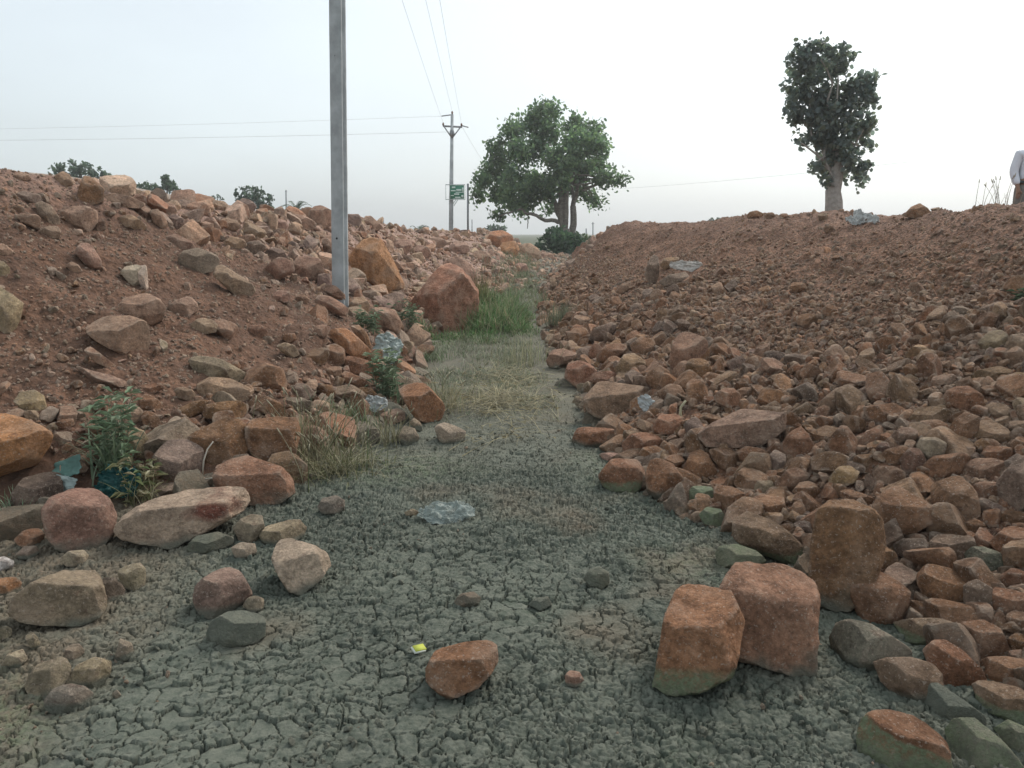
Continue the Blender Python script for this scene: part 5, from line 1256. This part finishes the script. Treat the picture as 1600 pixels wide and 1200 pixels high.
crumple('plastic_scrap', 'crumpled white scrap on stones behind the dry grass', 'litter', gp(588, 646, .09), .2, .15, .04, 7, (.5, .51, .49), (.1, -.8, .6))
crumple('paper_scrap', 'torn pale grey scrap caught on the big pinkish boulder', 'litter', np.array(at(1010, 630, ground_hit(1010, 650).y - .1)), .12, .15, .02, 9, (.46, .47, .46), (-.3, -.9, .3), None, 26)
crumple('rag', 'small dirty white rag on the greyish rock partway up the heap', 'litter', gp(1070, 428, .12), .5, .2, .06, 11, (.58, .53, .48), (0, -.75, .65))
crumple('plastic_scrap', 'stiff teal plastic scrap leaning up beside the huge orange boulder', 'litter', gp(112, 752, .09), .17, .13, .015, 13, (.12, .22, .19), (-.2, -.8, .55), None, 26, 1.2, 1.2)
crumple('plastic_scrap', 'pale folded plastic flap under the stiff teal scrap', 'litter', gp(105, 768, .05), .12, .09, .015, 14, (.3, .36, .34), (.1, -.9, .4), None, 26, 1.2, 1.2)
crumple('cloth', 'dark teal cloth bundled under the leafy weed', 'cloth', gp(192, 775, .09), .26, .2, .06, 15, (.02, .1, .095), (.1, -.75, .65))
for k, (u, v, sx) in enumerate(((1335, 352, .3), (1352, 346, .34), (1343, 343, .22), (1362, 350, .2))):
    crumple('plastic_scrap', ('flat white plastic shred lowest in the litter patch under the lone tree', 'biggest white shred of the litter patch under the lone tree', 'white shred topmost in the litter patch under the lone tree', 'small bluish-white shred at the end of the litter patch under the lone tree')[k],
            'litter', gp(u, v, .05), sx, .2, .07, 20 + k, (.5, .5, .48), (0, -.6, .8), None, 24, .6, 4)
p = gp(654, 1020, .018); root = empty('packet', Vector(p)); tagp(root, 'tiny yellow and white paper packet lying on the cracked mud', 'packet')
mb = MB(); mb.box(p, (.046, .05, .006), R(25)); mb.build('wrapper', solid_mat('packet_white', (.55, .57, .5), .6, .05, 5), root, False, loc=Vector(p))
mb = MB(); mb.box(p + [.004, .004, .004], (.043, .044, .004), R(25)); mb.build('label_panel', solid_mat('packet_yellow', (.42, .45, .07), .6, .05, 5), root, False, loc=Vector(p))

# ------------------------------------------------------------------ person on the heap, half out of the picture
YQ = 12.2; sh = at(1606, 238, YQ); gx, gz = at(1605, 300, YQ).x, sh.z - 1.42
PR = Vector((gx, YQ, gz)); root = empty('person', PR); tagp(root, 'person in white long-sleeved shirt and grey trousers standing on the heap crest', 'person')
def skin_mesh(name, pts, edges, radii, mat, parent, sub=2):
    me = bpy.data.meshes.new(name); me.from_pydata([tuple(p) for p in pts], edges, []); me.update(); me.materials.append(mat)
    o = bpy.data.objects.new(name, me); C.objects.link(o); o.parent = parent
    md = o.modifiers.new('skin', 'SKIN'); md.use_smooth_shade = True
    for v, r in zip(me.skin_vertices[0].data, radii): v.radius = r if isinstance(r, tuple) else (r, r)
    me.skin_vertices[0].data[0].use_root = True
    s = o.modifiers.new('subdivision', 'SUBSURF'); s.levels = s.render_levels = sub
    return o
M_SKIN = solid_mat('skin', (.26, .15, .1), .6, .06, 9); M_SHIRT = solid_mat('white_shirt', (.66, .68, .74), .85, .05, 6, bump=.2); M_TROU = solid_mat('grey_trousers', (.17, .155, .14), .9, .1, 8)
M_HAIR = solid_mat('black_hair', (.015, .013, .012), .7, .1, 20); M_PRINT = solid_mat('red_print', (.45, .16, .18), .8, .1, 20); M_BELT = solid_mat('dark_belt', (.03, .04, .045), .5, .1, 8); M_SHOE = solid_mat('shoe', (.05, .045, .04), .7, .1, 8)
body = [(0, 0, .93), (0, 0, 1.1), (0, 0, 1.28), (0, .01, 1.42), (0, 0, 1.5), (0, -.01, 1.56), (0, -.015, 1.64), (0, -.01, 1.71)]
be = [(i, i + 1) for i in range(7)]; br = [(.145, .10), (.135, .095), (.15, .10), (.12, .075), .05, (.065, .075), (.078, .09), (.06, .07)]
for s in (-1, 1):
    i = len(body); body += [(s * .17, 0, 1.40), (s * .225, .02, 1.14), (s * .19, -.06, .92), (s * .185, -.075, .85)]; be += [(3, i), (i, i + 1), (i + 1, i + 2), (i + 2, i + 3)]; br += [.055, .042, .03, (.038, .02)]
    h0 = i + 3                                                  # five unequal, curled fingers and a thumb from the palm's side
    for k, (dx, L) in enumerate(((-.026, .068), (-.009, .078), (.009, .074), (.025, .058))):
        j = len(body); x0 = s * .185 + dx * .4
        body += [(s * .185 + dx, -.085, .815), (s * .185 + dx, -.088, .815 - L * .55), (s * .185 + dx - s * .006, -.078, .815 - L)]; be += [(h0, j), (j, j + 1), (j + 1, j + 2)]; br += [.0095, .0085, .007]
    j = len(body); body += [(s * .15, -.095, .845), (s * .14, -.1, .81)]; be += [(h0, j), (j, j + 1)]; br += [.011, .009]
    i = len(body); body += [(s * .09, 0, .86), (s * .11, -.01, .48), (s * .12, .02, .09), (s * .13, -.12, .05)]; be += [(0, i), (i, i + 1), (i + 1, i + 2), (i + 2, i + 3)]; br += [.085, .058, .042, (.042, .035)]
skin_mesh('body', body, be, br, M_SKIN, root)
sp_t = [(0, 0, .98), (0, 0, 1.1), (0, 0, 1.28), (0, .01, 1.41), (0, 0, 1.465)]; se = [(i, i + 1) for i in range(4)]; sr = [(.172, .125), (.165, .12), (.178, .122), (.145, .095), (.068, .062)]
for s in (-1, 1):
    i = len(sp_t); sp_t += [(s * .178, 0, 1.395), (s * .232, .02, 1.14), (s * .195, -.055, .935)]; se += [(3, i), (i, i + 1), (i + 1, i + 2)]; sr += [.075, .066, .054]
skin_mesh('shirt', sp_t, se, sr, M_SHIRT, root)
tp_t = [(0, 0, .93), (0, 0, 1.0)]; te = [(0, 1)]; trr = [(.16, .12), (.155, .115)]
for s in (-1, 1):
    i = len(tp_t); tp_t += [(s * .095, 0, .84), (s * .112, -.01, .48), (s * .122, .02, .11)]; te += [(0, i), (i, i + 1), (i + 1, i + 2)]; trr += [.107, .085, .07]
skin_mesh('trousers', tp_t, te, trr, M_TROU, root)
skin_mesh('hair', [(0, .015, 1.62), (0, .02, 1.69), (0, .005, 1.735)], [(0, 1), (1, 2)], [(.083, .09), (.088, .1), (.07, .08)], M_HAIR, root)
for s in (-1, 1): skin_mesh('shoe', [(s * .122, .03, .04), (s * .128, -.06, .04), (s * .135, -.17, .03)], [(0, 1), (1, 2)], [(.05, .042), (.052, .04), (.045, .03)], M_SHOE, root)
mb = MB(); a_ = np.linspace(0, 2 * math.pi, 25); mb.tube([PR + Vector((.176 * math.cos(t_), .128 * math.sin(t_), .985)) for t_ in a_], .022, 6, cap=False); mb.build('belt', M_BELT, root, loc=PR)
mb = MB()                                                       # round red print on the chest, following the cloth
ang = np.linspace(0, 2 * math.pi, 16, endpoint=False)
V = [(PR.x - .07 + r_ * math.cos(t_), 0, PR.z + 1.27 + r_ * math.sin(t_)) for r_ in (.0, .03, .06) for t_ in ang]; V = np.array(V)
V[:, 1] = PR.y - .133 * np.sqrt(np.clip(1 - ((V[:, 0] - PR.x) / .19) ** 2, .1, 1)) - .006
mb.add(V, [(r_ * 16 + k, r_ * 16 + (k + 1) % 16, (r_ + 1) * 16 + (k + 1) % 16, (r_ + 1) * 16 + k) for r_ in range(2) for k in range(16)]); mb.build('chest_print', M_PRINT, root, loc=PR)
face = MB()
for s in (-1, 1): face.box((PR.x + s * .032, PR.y - .098, PR.z + 1.655), (.022, .01, .009))
face.build('eyes', M_HAIR, root, loc=PR)
mb = MB(); mb.tube([PR + Vector((0, -.095, 1.655)), PR + Vector((0, -.122, 1.622)), PR + Vector((0, -.095, 1.612))], [.008, .014, .012], 6); mb.build('nose', M_SKIN, root, loc=PR)
mb = MB(); mb.box((PR.x, PR.y - .092, PR.z + 1.585), (.045, .012, .01)); mb.build('mouth', solid_mat('lips', (.2, .08, .07), .6), root, False, loc=PR)

# ------------------------------------------------------------------ haze in the air
bm = bmesh.new(); bmesh.ops.create_cube(bm, size=1); me = bpy.data.meshes.new('haze'); bm.to_mesh(me); bm.free()
hz_ = bpy.data.objects.new('haze', me); C.objects.link(hz_); hz_.scale = (2000, 1020, 26); hz_.location = (0, 460, 11); tagp(hz_, kind='stuff')
hm = bpy.data.materials.new('haze'); hm.use_nodes = True; hm.node_tree.nodes.clear()
ov = hm.node_tree.nodes.new('ShaderNodeOutputMaterial'); pv = hm.node_tree.nodes.new('ShaderNodeVolumePrincipled')
pv.inputs['Color'].default_value = (.98, .985, .99, 1); pv.inputs['Density'].default_value = .0012; pv.inputs['Anisotropy'].default_value = .5
hm.node_tree.links.new(pv.outputs[0], ov.inputs['Volume']); me.materials.append(hm)
